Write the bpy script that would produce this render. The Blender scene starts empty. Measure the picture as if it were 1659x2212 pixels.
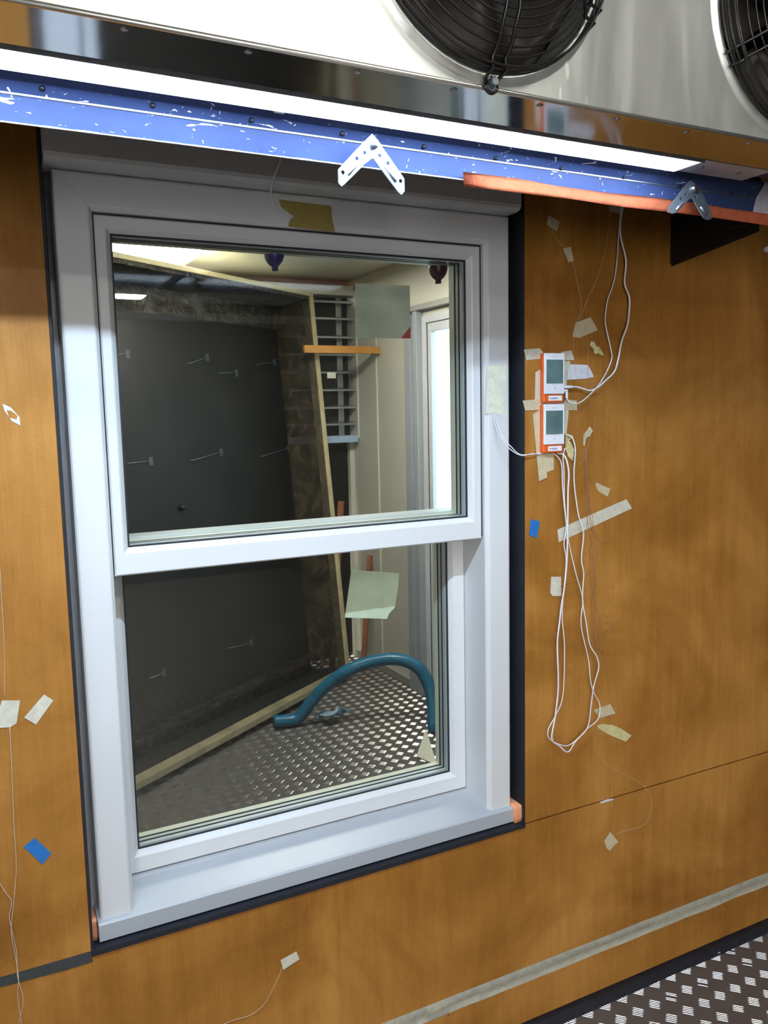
import bpy, bmesh, math, random
from mathutils import Vector, Matrix, noise
random.seed(7)
SC = bpy.context.scene
COL = SC.collection

# ------------------------------------------------------------------ camera, exposure, world, lights
H = 1.648                      # eye height above the floor; wall surface is the plane y = 0
CAM = Vector((0.0, -1.68, H))
FPX = 1800.97                  # focal length in pixels of the 1659 px wide frame
R = Matrix(((0.88974749, 0.07256538, -0.45064806),
            (-0.45597579, 0.09616445, -0.8847816),
            (-0.02086819, 0.99271681, 0.11865014)))
cam_d = bpy.data.cameras.new('camera'); cam = bpy.data.objects.new('camera', cam_d); COL.objects.link(cam)
cam.matrix_world = Matrix.Translation(CAM) @ R.to_4x4()
cam_d.sensor_fit = 'HORIZONTAL'; cam_d.sensor_width = 36.0; cam_d.lens = FPX / 1659 * 36.0
cam_d.clip_start = 0.02
SC.camera = cam
SC.view_settings.view_transform = 'Standard'; SC.view_settings.look = 'None'
SC.view_settings.gamma = 1.0; SC.view_settings.use_curve_mapping = False
SC.view_settings.exposure = 0.15
SC.cycles.use_denoising = True
SC.cycles.max_bounces = 10; SC.cycles.transparent_max_bounces = 24; SC.cycles.glossy_bounces = 5
SC.cycles.caustics_reflective = False; SC.cycles.sample_clamp_indirect = 6.0

world = bpy.data.worlds.new('world'); SC.world = world; world.use_nodes = True
bg = world.node_tree.nodes['Background']; bg.inputs[0].default_value = (0.62, 0.86, 1.0, 1); bg.inputs[1].default_value = 4.0

CEIL_E, CEIL2_E, LED_E, DIFF_E, BACK_E, FILL_E = 11.0, 100.0, 410.0, 6.0, 62.0, 33.0     # emission strengths of the lamps and the added fill panel

# ------------------------------------------------------------------ helpers
def ray(px, py):
    return R @ Vector(((px - 829.5) / FPX, (1106 - py) / FPX, -1.0))
def at(px, py, y=0.0):
    r = ray(px, py); t = (y + 1.68) / r.y
    return CAM + r * t
def on_plane(px, py, o, n):
    r = ray(px, py); return CAM + r * ((o - CAM).dot(n) / r.dot(n))

def new_mat(name):
    m = bpy.data.materials.new(name); m.use_nodes = True
    nt = m.node_tree; b = nt.nodes['Principled BSDF']; return m, nt, b
def N(nt, t, **kw):
    n = nt.nodes.new(t)
    for k, v in kw.items():
        if k in n.inputs: n.inputs[k].default_value = v
        else: setattr(n, k, v)
    return n
def coords(nt, scale=(1, 1, 1), rot=(0, 0, 0)):
    tc = nt.nodes.new('ShaderNodeTexCoord'); mp = nt.nodes.new('ShaderNodeMapping')
    mp.inputs['Scale'].default_value = scale; mp.inputs['Rotation'].default_value = rot
    nt.links.new(tc.outputs['Object'], mp.inputs['Vector']); return mp.outputs['Vector']
def nz(nt, vec, scale, detail=4, rough=0.55, dist=0.0):
    n = nt.nodes.new('ShaderNodeTexNoise'); n.inputs['Scale'].default_value = scale
    n.inputs['Detail'].default_value = detail; n.inputs['Roughness'].default_value = rough
    n.inputs['Distortion'].default_value = dist
    nt.links.new(vec, n.inputs['Vector']); return n.outputs['Fac']
def ramp(nt, fac, stops):
    r = nt.nodes.new('ShaderNodeValToRGB'); e = r.color_ramp.elements
    while len(e) < len(stops): e.new(0.5)
    for i, (p, c) in enumerate(stops):
        e[i].position = p; e[i].color = (c[0], c[1], c[2], 1) if len(c) > 2 else (c[0],) * 3 + (1,)
    nt.links.new(fac, r.inputs[0]); return r.outputs[0]
def mix(nt, a, b, fac, mode='MIX'):
    m = nt.nodes.new('ShaderNodeMix'); m.data_type = 'RGBA'; m.blend_type = mode
    for s, v in ((0, fac), (6, a), (7, b)):
        if hasattr(v, 'links') or hasattr(v, 'is_linked'): nt.links.new(v, m.inputs[s])
        elif s == 0: m.inputs[0].default_value = v
        else: m.inputs[s].default_value = (v[0], v[1], v[2], 1)
    return m.outputs[2]
def bump(nt, b, h, strength=0.2, dist=0.002):
    n = nt.nodes.new('ShaderNodeBump'); n.inputs['Strength'].default_value = strength; n.inputs['Distance'].default_value = dist
    nt.links.new(h, n.inputs['Height']); nt.links.new(n.outputs[0], b.inputs['Normal'])
def mat(name, c, rough=0.5, metal=0.0, var=0.08, vscale=30, bmp=0.0, bscale=200, spec=0.5, emit=None, es=0.0, coat=0.0, alpha=1.0):
    m, nt, b = new_mat(name)
    v = coords(nt)
    f = nz(nt, v, vscale)
    c0 = tuple(max(0, x * (1 - var)) for x in c); c1 = tuple(min(1, x * (1 + var)) for x in c)
    nt.links.new(ramp(nt, f, [(0.3, c0), (0.7, c1)]), b.inputs['Base Color'])
    b.inputs['Roughness'].default_value = rough; b.inputs['Metallic'].default_value = metal
    b.inputs['Specular IOR Level'].default_value = spec; b.inputs['Coat Weight'].default_value = coat
    b.inputs['Alpha'].default_value = alpha
    if emit: b.inputs['Emission Color'].default_value = (*emit, 1); b.inputs['Emission Strength'].default_value = es
    if bmp: bump(nt, b, nz(nt, v, bscale), bmp, 0.001)
    return m

def wood_mat():
    m, nt, b = new_mat('varnished_plywood')
    v = coords(nt, (1, 1, 1))
    big = nz(nt, v, 2.3, 5, 0.6, 0.6)
    streak = nz(nt, coords(nt, (9, 9, 0.8)), 3.0, 6, 0.65, 0.3)
    fine = nz(nt, coords(nt, (120, 120, 3)), 2.0, 3, 0.6)
    fleck = nz(nt, coords(nt, (30, 30, 110)), 2.0, 2, 0.5)
    base = ramp(nt, big, [(0.34, (0.29, 0.120, 0.020)), (0.5, (0.42, 0.184, 0.036)), (0.66, (0.56, 0.265, 0.064))])
    st = ramp(nt, streak, [(0.30, (0.84, 0.79, 0.72)), (0.6, (1.0, 1.0, 1.0)), (0.8, (1.08, 1.08, 1.06))])
    c = mix(nt, base, st, 1.0, 'MULTIPLY')
    c = mix(nt, c, ramp(nt, fine, [(0.35, (0.9, 0.88, 0.85)), (0.6, (1, 1, 1))]), 0.8, 'MULTIPLY')
    c = mix(nt, c, ramp(nt, fleck, [(0.35, (0.92, 0.9, 0.86)), (0.55, (1, 1, 1))]), 0.6, 'MULTIPLY')
    spots = nz(nt, v, 38.0, 2, 0.5)
    c = mix(nt, c, (0.06, 0.025, 0.01), ramp(nt, spots, [(0.775, (0,)), (0.80, (0.8,))]))
    nt.links.new(c, b.inputs['Base Color'])
    b.inputs['Roughness'].default_value = 0.42; b.inputs['Specular IOR Level'].default_value = 0.25
    bump(nt, b, fine, 0.08, 0.001)
    return m
def steel_mat(name, c, r0, r1, metal=1.0, stretch=(1, 1, 1), bs=0.05):
    m, nt, b = new_mat(name)
    v = coords(nt)
    smear = nz(nt, coords(nt, stretch), 5.0, 6, 0.65, 0.8)
    nt.links.new(ramp(nt, smear, [(0.3, tuple(x * 0.86 for x in c)), (0.65, c), (0.8, tuple(min(1, x * 1.1) for x in c))]), b.inputs['Base Color'])
    b.inputs['Metallic'].default_value = metal
    rr = nt.nodes.new('ShaderNodeMapRange'); nt.links.new(smear, rr.inputs[0])
    rr.inputs[1].default_value = 0.3; rr.inputs[2].default_value = 0.75; rr.inputs[3].default_value = r0; rr.inputs[4].default_value = r1
    nt.links.new(rr.outputs[0], b.inputs['Roughness'])
    bump(nt, b, nz(nt, v, 3.0, 3), bs, 0.02)
    return m
def scratched_black():
    m, nt, b = new_mat('scratched_dark_blue_paint')
    v = coords(nt)
    n1 = nz(nt, coords(nt, (70, 70, 40)), 1.0, 2, 0.6, 1.2)
    n2 = nz(nt, coords(nt, (26, 90, 90), (0.3, 0.5, 0.2)), 1.0, 3, 0.6, 2.0)
    s = mix(nt, ramp(nt, n1, [(0.70, (0,)), (0.715, (1,))]), ramp(nt, n2, [(0.685, (0,)), (0.70, (1,))]), 1.0, 'ADD')
    base = ramp(nt, nz(nt, v, 6.0), [(0.3, (0.026, 0.040, 0.11)), (0.7, (0.042, 0.066, 0.165))])
    nt.links.new(mix(nt, base, (0.75, 0.8, 0.85), s), b.inputs['Base Color'])
    b.inputs['Roughness'].default_value = 0.42; b.inputs['Specular IOR Level'].default_value = 0.25
    return m
def glass_mat(name, tint, f0=0.03):
    m = bpy.data.materials.new(name); m.use_nodes = True; nt = m.node_tree
    for n in list(nt.nodes): nt.nodes.remove(n)
    out = nt.nodes.new('ShaderNodeOutputMaterial'); ms = nt.nodes.new('ShaderNodeMixShader')
    tr = nt.nodes.new('ShaderNodeBsdfTransparent'); tr.inputs[0].default_value = (*tint, 1)
    gl = nt.nodes.new('ShaderNodeBsdfGlossy'); gl.inputs['Roughness'].default_value = 0.0
    lw = nt.nodes.new('ShaderNodeLayerWeight'); lw.inputs[0].default_value = 0.5
    pw = N(nt, 'ShaderNodeMath', operation='POWER'); pw.inputs[1].default_value = 5.0
    ml = N(nt, 'ShaderNodeMath', operation='MULTIPLY_ADD'); ml.inputs[1].default_value = 1 - f0; ml.inputs[2].default_value = f0
    nt.links.new(lw.outputs['Facing'], pw.inputs[0]); nt.links.new(pw.outputs[0], ml.inputs[0])
    nt.links.new(ml.outputs[0], ms.inputs[0]); nt.links.new(tr.outputs[0], ms.inputs[1]); nt.links.new(gl.outputs[0], ms.inputs[2])
    nt.links.new(ms.outputs[0], out.inputs[0]); return m
def foil_mat(name='dirty_black_foil', k=1.0):
    m, nt, b = new_mat(name)
    v = coords(nt)
    n1 = nz(nt, coords(nt, (1, 1, 2.2)), 5.0, 6, 0.7, 2.0)
    nt.links.new(ramp(nt, n1, [(0.35, (0.006 * k, 0.005 * k, 0.0045 * k)), (0.55, (0.025 * k, 0.020 * k, 0.014 * k)), (0.75, (0.08 * k, 0.065 * k, 0.043 * k))]), b.inputs['Base Color'])
    b.inputs['Roughness'].default_value = 0.35; b.inputs['Metallic'].default_value = 0.3
    bump(nt, b, nz(nt, v, 9.0, 4, 0.6, 1.5), 0.9, 0.05)
    return m
def dirty_film():
    m, nt, b = new_mat('dirty_clear_film')
    n1 = nz(nt, coords(nt, (1, 1, 0.8)), 5.0, 6, 0.7, 1.5)
    nt.links.new(ramp(nt, n1, [(0.35, (0.012, 0.010, 0.008)), (0.7, (0.13, 0.10, 0.06))]), b.inputs['Base Color'])
    nt.links.new(ramp(nt, n1, [(0.30, (0.45,)), (0.62, (0.85,))]), b.inputs['Alpha'])
    b.inputs['Roughness'].default_value = 0.3
    return m
def matte_panel_mat():
    m, nt, b = new_mat('black_panel_paint')
    v = coords(nt)
    nt.links.new(ramp(nt, nz(nt, v, 2.5, 5, 0.6, 0.5), [(0.3, (0.005, 0.005, 0.0045)), (0.7, (0.013, 0.012, 0.011))]), b.inputs['Base Color'])
    b.inputs['Roughness'].default_value = 0.6; b.inputs['Specular IOR Level'].default_value = 0.3
    return m
def tape_mat(name, c, rough=0.6, trans=0.0):
    m, nt, b = new_mat(name)
    n1 = nz(nt, coords(nt, (60, 60, 60)), 1.0, 4, 0.6, 0.5)
    nt.links.new(ramp(nt, n1, [(0.3, tuple(x * 0.85 for x in c)), (0.7, tuple(min(1, x * 1.08) for x in c))]), b.inputs['Base Color'])
    b.inputs['Roughness'].default_value = rough
    bump(nt, b, nz(nt, coords(nt, (1, 1, 1)), 90.0, 4, 0.6, 1.0), 0.5, 0.002)
    if trans: b.inputs['Alpha'].default_value = 1 - trans
    return m

M = {}
M['wood'] = wood_mat()
M['pvc'] = mat('white_window_plastic', (0.69, 0.69, 0.69), 0.32, var=0.015, vscale=8, spec=0.5)
M['pvc_grey'] = mat('pale_grey_window_plastic', (0.41, 0.43, 0.46), 0.4, var=0.02, vscale=8)
M['cream_bead'] = mat('cream_glazing_bead', (0.72, 0.70, 0.58), 0.4, var=0.02)
M['spacer'] = mat('grey_spacer_bar', (0.50, 0.54, 0.55), 0.35, 0.3, var=0.04)
M['rubber'] = mat('black_rubber', (0.012, 0.013, 0.016), 0.55, var=0.2)
M['foam_black'] = mat('black_foam_edge', (0.010, 0.011, 0.018), 0.7, var=0.3, bmp=0.3, bscale=120)
M['orange_foam'] = mat('orange_sealing_foam', (0.80, 0.33, 0.17), 0.8, var=0.12, vscale=60, bmp=0.6, bscale=90)
M['glass'] = glass_mat('window_glass', (0.98, 0.99, 0.983), 0.018)
M['steel'] = steel_mat('brushed_stainless_face', (0.80, 0.82, 0.78), 0.28, 0.48, 0.85, stretch=(3, 3, 0.7))
_m = M['steel']; _nt = _m.node_tree; _b = _nt.nodes['Principled BSDF']
_src = _b.inputs['Base Color'].links[0].from_socket
_n1 = nz(_nt, coords(_nt, (60, 60, 9), (0.0, 0.12, 0.0)), 1.0, 2, 0.6, 1.0); _n2 = nz(_nt, coords(_nt, (7, 7, 3)), 1.0, 4, 0.6, 0.5)
_f = mix(_nt, ramp(_nt, _n1, [(0.70, (0,)), (0.72, (1,))]), ramp(_nt, _n2, [(0.5, (0,)), (0.75, (0.45,))]), 1.0, 'ADD')
_nt.links.new(mix(_nt, _src, (0.9, 0.9, 0.86), _f), _b.inputs['Base Color'])
_mr = _nt.nodes.new('ShaderNodeMapRange'); _nt.links.new(_f, _mr.inputs[0]); _mr.inputs[3].default_value = 0.88; _mr.inputs[4].default_value = 0.45
_nt.links.new(_mr.outputs[0], _b.inputs['Metallic'])
M['steel_dark'] = steel_mat('polished_underside', (0.50, 0.51, 0.54), 0.07, 0.12, bs=0.02)
M['steel_lip'] = mat('bright_folded_lip', (0.75, 0.74, 0.70), 0.25, 1.0, var=0.05)
M['zinc'] = mat('zinc_plated_steel', (0.30, 0.34, 0.38), 0.36, 0.9, var=0.08, vscale=60)
M['screw'] = mat('screw_metal', (0.35, 0.36, 0.40), 0.3, 1.0)
M['black_wire'] = mat('black_coated_wire', (0.010, 0.009, 0.009), 0.28, var=0.2, spec=0.6)
M['fan_dark'] = mat('dark_fan_interior', (0.012, 0.010, 0.009), 0.45, var=0.3)
M['blade'] = mat('dusty_fan_blade', (0.05, 0.042, 0.034), 0.4, var=0.35, vscale=12)
M['dark_paint'] = scratched_black()
M['bracket_black'] = mat('black_sheet_metal', (0.008, 0.007, 0.007), 0.4, var=0.3)
M['fixture_white'] = mat('white_fixture_metal', (0.75, 0.76, 0.82), 0.3, 0.2, var=0.03)
M['led'] = mat('led_row_glow', (0.9, 0.95, 1.0), 0.5, emit=(0.62, 0.80, 1.0), es=LED_E)
M['diffuser'] = mat('diffuser_glow', (0.9, 0.95, 1.0), 0.5, emit=(0.82, 0.88, 1.0), es=DIFF_E)
M['ceil_glow'] = mat('ceiling_lamp_glow', (1, 1, 1), 0.5, emit=(1.0, 0.98, 0.90), es=CEIL_E)
M['ceil2_glow'] = mat('rear_lamp_glow', (1, 1, 1), 0.5, emit=(1.0, 0.97, 0.90), es=CEIL2_E)
M['back_glow'] = mat('far_room_lamp_glow', (1, 1, 1), 0.5, emit=(1.0, 0.95, 0.84), es=BACK_E)
M['back_fill_glow'] = mat('far_room_fill_glow', (1, 1, 1), 0.5, emit=(1.0, 0.96, 0.88), es=BACK_E * 0.5)
M['fill_glow'] = mat('fill_panel_glow', (1, 1, 1), 0.5, emit=(0.96, 0.98, 1.0), es=FILL_E)
M['orange_tape'] = tape_mat('orange_tape', (0.92, 0.27, 0.13), 0.35)
M['mask'] = tape_mat('masking_tape', (0.62, 0.52, 0.34))
M['mask_pale'] = tape_mat('pale_masking_tape', (0.66, 0.62, 0.50))
M['mask_yellow'] = tape_mat('yellow_masking_tape', (0.68, 0.60, 0.30))
M['mask_olive'] = tape_mat('aged_yellow_tape', (0.36, 0.27, 0.07))
M['mask_white'] = tape_mat('white_paper_tape', (0.72, 0.70, 0.74))
M['mask_thin'] = tape_mat('thin_cream_tape', (0.78, 0.76, 0.60), 0.5)
M['blue_tape'] = tape_mat('blue_tape', (0.02, 0.17, 0.50), 0.5)
M['grey_tape'] = tape_mat('grey_duct_tape', (0.045, 0.05, 0.05), 0.45)
M['silver_tape'] = tape_mat('silver_tape', (0.62, 0.62, 0.66), 0.4)
M['cable'] = mat('white_cable_jacket', (0.80, 0.77, 0.80), 0.4, var=0.03)
M['copper'] = mat('pink_copper_wire', (0.52, 0.26, 0.14), 0.4, 0.3, var=0.15)
M['clear_wire'] = mat('pale_thin_wire', (0.62, 0.50, 0.38), 0.4, var=0.1)
M['orange_case'] = mat('orange_plastic', (0.78, 0.13, 0.02), 0.4, var=0.04)
M['white_case'] = mat('white_plastic', (0.80, 0.80, 0.84), 0.35, var=0.02)
M['lcd'] = mat('grey_green_display', (0.12, 0.20, 0.19), 0.12, var=0.25, vscale=14, coat=0.6)
M['sticker'] = mat('white_sticker', (0.85, 0.85, 0.88), 0.5, var=0.02)
M['ink'] = mat('grey_print', (0.25, 0.25, 0.32), 0.6)
M['ink_red'] = mat('pale_red_print', (0.62, 0.40, 0.45), 0.6)
M['tread'] = steel_mat('dull_aluminium_plate', (0.20, 0.18, 0.17), 0.42, 0.55, 0.6, stretch=(4, 4, 4))
M['tread_bar'] = mat('polished_tread_bar', (0.78, 0.77, 0.77), 0.30, 1.0, var=0.05)
M['dark_wall'] = mat('dark_side_wall', (0.05, 0.047, 0.045), 0.6, var=0.3, vscale=1.5)
M['cream_wall'] = mat('cream_wall_panel', (0.68, 0.65, 0.56), 0.5, var=0.05, vscale=2)
M['grey_wall'] = mat('grey_room_wall', (0.50, 0.48, 0.45), 0.6, var=0.06, vscale=2)
M['ceil'] = mat('white_ceiling_panel', (0.70, 0.70, 0.67), 0.6, var=0.03, vscale=2)
M['cream_ceil'] = mat('cream_ceiling_panel', (0.74, 0.70, 0.58), 0.45, var=0.04, vscale=2)
M['cream_wood'] = mat('cream_painted_batten', (0.62, 0.52, 0.30), 0.45, var=0.15, vscale=16)
M['foil'] = foil_mat()
M['foil_gold'] = foil_mat('brown_foil', 2.6)
M['rim_dark'] = mat('dark_cream_rim', (0.30, 0.25, 0.15), 0.5, var=0.3, vscale=10)  # darker, browner cream for the bottom rim
M['film_dirty'] = dirty_film()
M['panel'] = matte_panel_mat()
M['grille'] = mat('louvre_blade', (0.45, 0.48, 0.50), 0.25, 0.8, var=0.1)
M['batten'] = mat('orange_wood_batten', (0.60, 0.27, 0.05), 0.5, var=0.12, vscale=12)
M['lath'] = mat('red_brown_lath', (0.34, 0.12, 0.06), 0.5, var=0.12)
M['hose'] = mat('blue_hose_rubber', (0.012, 0.13, 0.23), 0.3, var=0.15, vscale=20)
M['cloth'] = mat('pale_blue_cloth', (0.30, 0.42, 0.52), 0.8, var=0.15, vscale=60)
M['film'] = mat('green_grey_film', (0.62, 0.66, 0.56), 0.5, var=0.2, vscale=14, alpha=0.74)
M['film_y'] = mat('yellow_green_paper', (0.88, 0.94, 0.72), 0.6, var=0.1, vscale=22, alpha=0.90)
M['red'] = mat('red_paper', (0.62, 0.06, 0.06), 0.5)
M['cup'] = mat('dark_violet_rubber', (0.035, 0.028, 0.13), 0.35, var=0.1)
M['cup2'] = mat('dark_wine_rubber', (0.055, 0.012, 0.022), 0.35, var=0.1)
M['door_white'] = mat('white_door_frame', (0.66, 0.66, 0.70), 0.4, var=0.02)
M['door_grey'] = mat('grey_door_trim', (0.36, 0.35, 0.33), 0.45, var=0.05)
M['rack_blue'] = mat('pale_blue_shelf', (0.45, 0.60, 0.80), 0.4, var=0.05)

def link(name, me, m, parent=None):
    o = bpy.data.objects.new(name, me); COL.objects.link(o)
    ms = m if isinstance(m, (list, tuple)) else [m]
    for x in ms: me.materials.append(M[x] if isinstance(x, str) else x)
    if parent is not None:
        o.parent = parent; o.matrix_parent_inverse = Matrix.Translation(-parent.location) if parent.parent is None else Matrix.Identity(4)
    return o
def obj(name, bm, m, parent=None, smooth=False, bevel=0.0):
    bmesh.ops.recalc_face_normals(bm, faces=bm.faces)
    me = bpy.data.meshes.new(name); bm.to_mesh(me); bm.free()
    if smooth:
        for p in me.polygons: p.use_smooth = True
    o = link(name, me, m, parent)
    if bevel:
        b = o.modifiers.new('bevel', 'BEVEL'); b.width = bevel; b.segments = 2; b.limit_method = 'ANGLE'
    return o
def tag(o, label, cat, group=None, kind=None):
    o['label'] = label; o['category'] = cat
    if group: o['group'] = group
    if kind: o['kind'] = kind
    return o
def plabel(o, label): o['label'] = label; return o
def struct(o): o['kind'] = 'structure'; return o
def thing(name, label, cat, loc=(0, 0, 0), group=None):
    o = bpy.data.objects.new(name, None); COL.objects.link(o); o.location = loc; o.empty_display_size = 0.05
    bpy.context.view_layer.update()
    return tag(o, label, cat, group)

def box(bm, x0, x1, y0, y1, z0, z1, mi=0):
    v = [bm.verts.new((x, y, z)) for x in (x0, x1) for y in (y0, y1) for z in (z0, z1)]
    for f in ((0, 1, 3, 2), (4, 6, 7, 5), (0, 4, 5, 1), (2, 3, 7, 6), (0, 2, 6, 4), (1, 5, 7, 3)):
        fc = bm.faces.new([v[i] for i in f]); fc.material_index = mi
    return bm
def B(*a): return box(bmesh.new(), *a)
def obox(bm, o, ax, ay, az, r, mi=0):
    """box in a frame: origin o, axes ax ay az, ranges r = (x0,x1,y0,y1,z0,z1)"""
    v = [bm.verts.new(o + ax * x + ay * y + az * z) for x in r[0:2] for y in r[2:4] for z in r[4:6]]
    for f in ((0, 1, 3, 2), (4, 6, 7, 5), (0, 4, 5, 1), (2, 3, 7, 6), (0, 2, 6, 4), (1, 5, 7, 3)):
        fc = bm.faces.new([v[i] for i in f]); fc.material_index = mi
    return bm
def catmull(pts, n=6):
    P = [Vector(p) for p in pts]
    if len(P) < 3: return P
    P = [2 * P[0] - P[1]] + P + [2 * P[-1] - P[-2]]
    out = []
    for i in range(1, len(P) - 2):
        a, b, c, d = P[i - 1:i + 3]
        for k in range(n):
            t = k / n
            out.append(0.5 * ((2 * b) + (c - a) * t + (2 * a - 5 * b + 4 * c - d) * t * t + (3 * b - a - 3 * c + d) * t ** 3))
    out.append(P[-2]); return out
def tube(bm, pts, r, seg=8, closed=False, cap=True, flat=1.0):
    pts = [Vector(p) for p in pts]; n = len(pts); rings = []
    ref = None
    for i, p in enumerate(pts):
        if closed: d = pts[(i + 1) % n] - pts[i - 1]
        else: d = pts[min(i + 1, n - 1)] - pts[max(i - 1, 0)]
        d.normalize()
        if ref is None:
            ref = Vector((0, 1, 0)) if abs(d.y) < 0.9 else Vector((1, 0, 0))
        a = ref - d * ref.dot(d); a.normalize(); b = d.cross(a); ref = a
        rr = r(i / (n - 1)) if callable(r) else r
        rings.append([bm.verts.new(p + (a * math.cos(2 * math.pi * k / seg) * flat + b * math.sin(2 * math.pi * k / seg)) * rr) for k in range(seg)])
    m = n if closed else n - 1
    for i in range(m):
        A, Bq = rings[i], rings[(i + 1) % n]
        for k in range(seg):
            bm.faces.new((A[k], A[(k + 1) % seg], Bq[(k + 1) % seg], Bq[k]))
    if not closed and cap:
        bm.faces.new(rings[0][::-1]); bm.faces.new(rings[-1])
    return bm
def lathe(bm, prof, o, ax, seg=24):
    """prof list (radius, height) revolved about axis ax at o"""
    ax = Vector(ax).normalized(); t = Vector((1, 0, 0)) if abs(ax.x) < 0.9 else Vector((0, 1, 0))
    a = ax.cross(t).normalized(); b = ax.cross(a)
    rings = []
    for r, h in prof:
        rings.append([bm.verts.new(Vector(o) + ax * h + (a * math.cos(2 * math.pi * k / seg) + b * math.sin(2 * math.pi * k / seg)) * max(r, 1e-5)) for k in range(seg)])
    for A, C in zip(rings, rings[1:]):
        for k in range(seg): bm.faces.new((A[k], A[(k + 1) % seg], C[(k + 1) % seg], C[k]))
    bm.faces.new(rings[0][::-1]); bm.faces.new(rings[-1]); return bm
def prism(bm, outer, holes, thick, mi=0):
    """outer: list of 3D points (planar), holes: lists of 3D points; thick: vector"""
    loops = [outer] + list(holes); edges = []; fr = []
    for L in loops:
        vs = [bm.verts.new(p) for p in L]; fr.append(vs)
        for i in range(len(vs)): edges.append(bm.edges.new((vs[i], vs[(i + 1) % len(vs)])))
    g = bmesh.ops.triangle_fill(bm, edges=edges, use_beauty=True)
    faces = [f for f in g['geom'] if isinstance(f, bmesh.types.BMFace)]
    ex = bmesh.ops.extrude_face_region(bm, geom=faces)
    bmesh.ops.translate(bm, verts=[v for v in ex['geom'] if isinstance(v, bmesh.types.BMVert)], vec=thick)
    for f in bm.faces: f.material_index = mi
    return bm
def circle(c, r, a, b, n=14): return [c + a * math.cos(2 * math.pi * k / n) * r + b * math.sin(2 * math.pi * k / n) * r for k in range(n)]
XA, YA, ZA = Vector((1, 0, 0)), Vector((0, 1, 0)), Vector((0, 0, 1))

# ------------------------------------------------------------------ setting: our test chamber
HX0, HX1, HZ0, HZ1 = 0.169, 1.249, 0.573, 2.27      # opening in the plywood wall
RX0, RX1, RY0, RZ1 = -1.3, 3.1, -6.4, 2.75
GAP = 0.002
def wall_panel(x0, x1, z0, z1):
    return struct(obj('wall_front', B(x0, x1, 0.0, 0.018, z0, z1), 'wood', bevel=0.0008))
wall_panel(RX0, HX0, HZ0 + GAP, RZ1)
wall_panel(HX1, RX1, HZ0 + GAP, RZ1)
wall_panel(RX0, RX1, 0.004, HZ0 - GAP)
wall_panel(HX0, HX1, HZ1, RZ1)
bm = bmesh.new()
box(bm, RX0, HX0, 0.019, 0.26, 0, RZ1); box(bm, HX1, RX1, 0.019, 0.26, 0, RZ1)
box(bm, HX0, HX1, 0.019, 0.26, 0, HZ0); box(bm, HX0, HX1, 0.019, 0.26, HZ1, RZ1)
struct(obj('wall_core', bm, 'foam_black'))
# foam sealing strips lining the opening
struct(obj('trim_1', B(HX0, HX0 + 0.005, -0.0015, 0.22, HZ0, HZ1), 'foam_black'))
struct(obj('trim_2', B(HX1 - 0.004, HX1, -0.001, 0.24, HZ0, HZ1), 'foam_black'))
struct(obj('trim_3', B(HX0, HX1, -0.003, 0.24, HZ0 - 0.008, HZ0 + 0.003), 'foam_black'))
# sealant strip along the foot of the wall
bm = bmesh.new(); n = 60
for i in range(n + 1):
    x = RX0 + (RX1 - RX0) * i / n; w = 0.043 + 0.004 * noise.noise(Vector((x * 6, 0, 0)))
    for p in ((x, 0.0, 0.001), (x, 0.0, 0.012), (x, -w * 0.5, 0.008), (x, -w, 0.001)): bm.verts.new(p)
bm.verts.ensure_lookup_table()
for i in range(n):
    for k in range(3): bm.faces.new([bm.verts[j] for j in (i * 4 + k, i * 4 + k + 1, i * 4 + 5 + k, i * 4 + 4 + k)])
struct(obj('baseboard_front', bm, 'foam_black', smooth=True))

def tread_floor(name, x0, x1, y0, y1, tx0, tx1, ty0, ty1, ox=0.0, oy=0.0):
    V = [(x0, y0, -0.02), (x1, y0, -0.02), (x1, y1, -0.02), (x0, y1, -0.02), (x0, y0, 0), (x1, y0, 0), (x1, y1, 0), (x0, y1, 0)]
    F = [(4, 5, 6, 7), (0, 3, 2, 1), (0, 1, 5, 4), (1, 2, 6, 5), (2, 3, 7, 6), (3, 0, 4, 7)]; MI = [0] * 6
    d = Vector((0.690, -0.724, 0)); e = Vector((0.724, 0.690, 0))
    ix0, ix1 = int((tx0 - ox) / 0.0617), int((tx1 - ox) / 0.0617)
    iy0, iy1 = int((ty0 - oy) / 0.0617), int((ty1 - oy) / 0.0617)
    for i in range(ix0, ix1 + 1):
        for j in range(iy0, iy1 + 1):
            c = Vector((ox + i * 0.0617, oy + j * 0.0617, 0))
            for k in range(-2, 3):
                if random.random() < 0.012: continue
                q = c + e * (k * 0.0068) + d * (random.uniform(-.0008, .0008))
                hl, hw, hh = 0.0165, 0.0012, 0.0011
                b = len(V)
                for s in (q - d * hl, q - d * hl * .8 + e * hw, q + d * hl * .8 + e * hw, q + d * hl, q + d * hl * .8 - e * hw, q - d * hl * .8 - e * hw): V.append(tuple(s))
                V.append(tuple(q - d * hl * .7 + ZA * hh)); V.append(tuple(q + d * hl * .7 + ZA * hh))
                F += [(b, b + 6, b + 1), (b + 1, b + 6, b + 7, b + 2), (b + 2, b + 7, b + 3), (b + 3, b + 7, b + 4), (b + 4, b + 7, b + 6, b + 5), (b + 5, b + 6, b)]
                MI += [1] * 6
    me = bpy.data.meshes.new(name); me.from_pydata(V, [], F); me.update()
    o = link(name, me, ['tread', 'tread_bar'])
    me.polygons.foreach_set('material_index', MI)
    return struct(o)
tread_floor('floor', RX0, RX1, RY0, 0.02, -0.7, RX1 - 0.03, -2.9, -0.03, 1.490 - 0.0617 * 24, -0.044)
struct(obj('ceiling', B(RX0, RX1, RY0, 0.0, RZ1, RZ1 + 0.05), 'ceil'))
struct(obj('wall_left', B(RX0 - 0.05, RX0, RY0, 0.26, 0, RZ1), 'grey_wall'))
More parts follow.
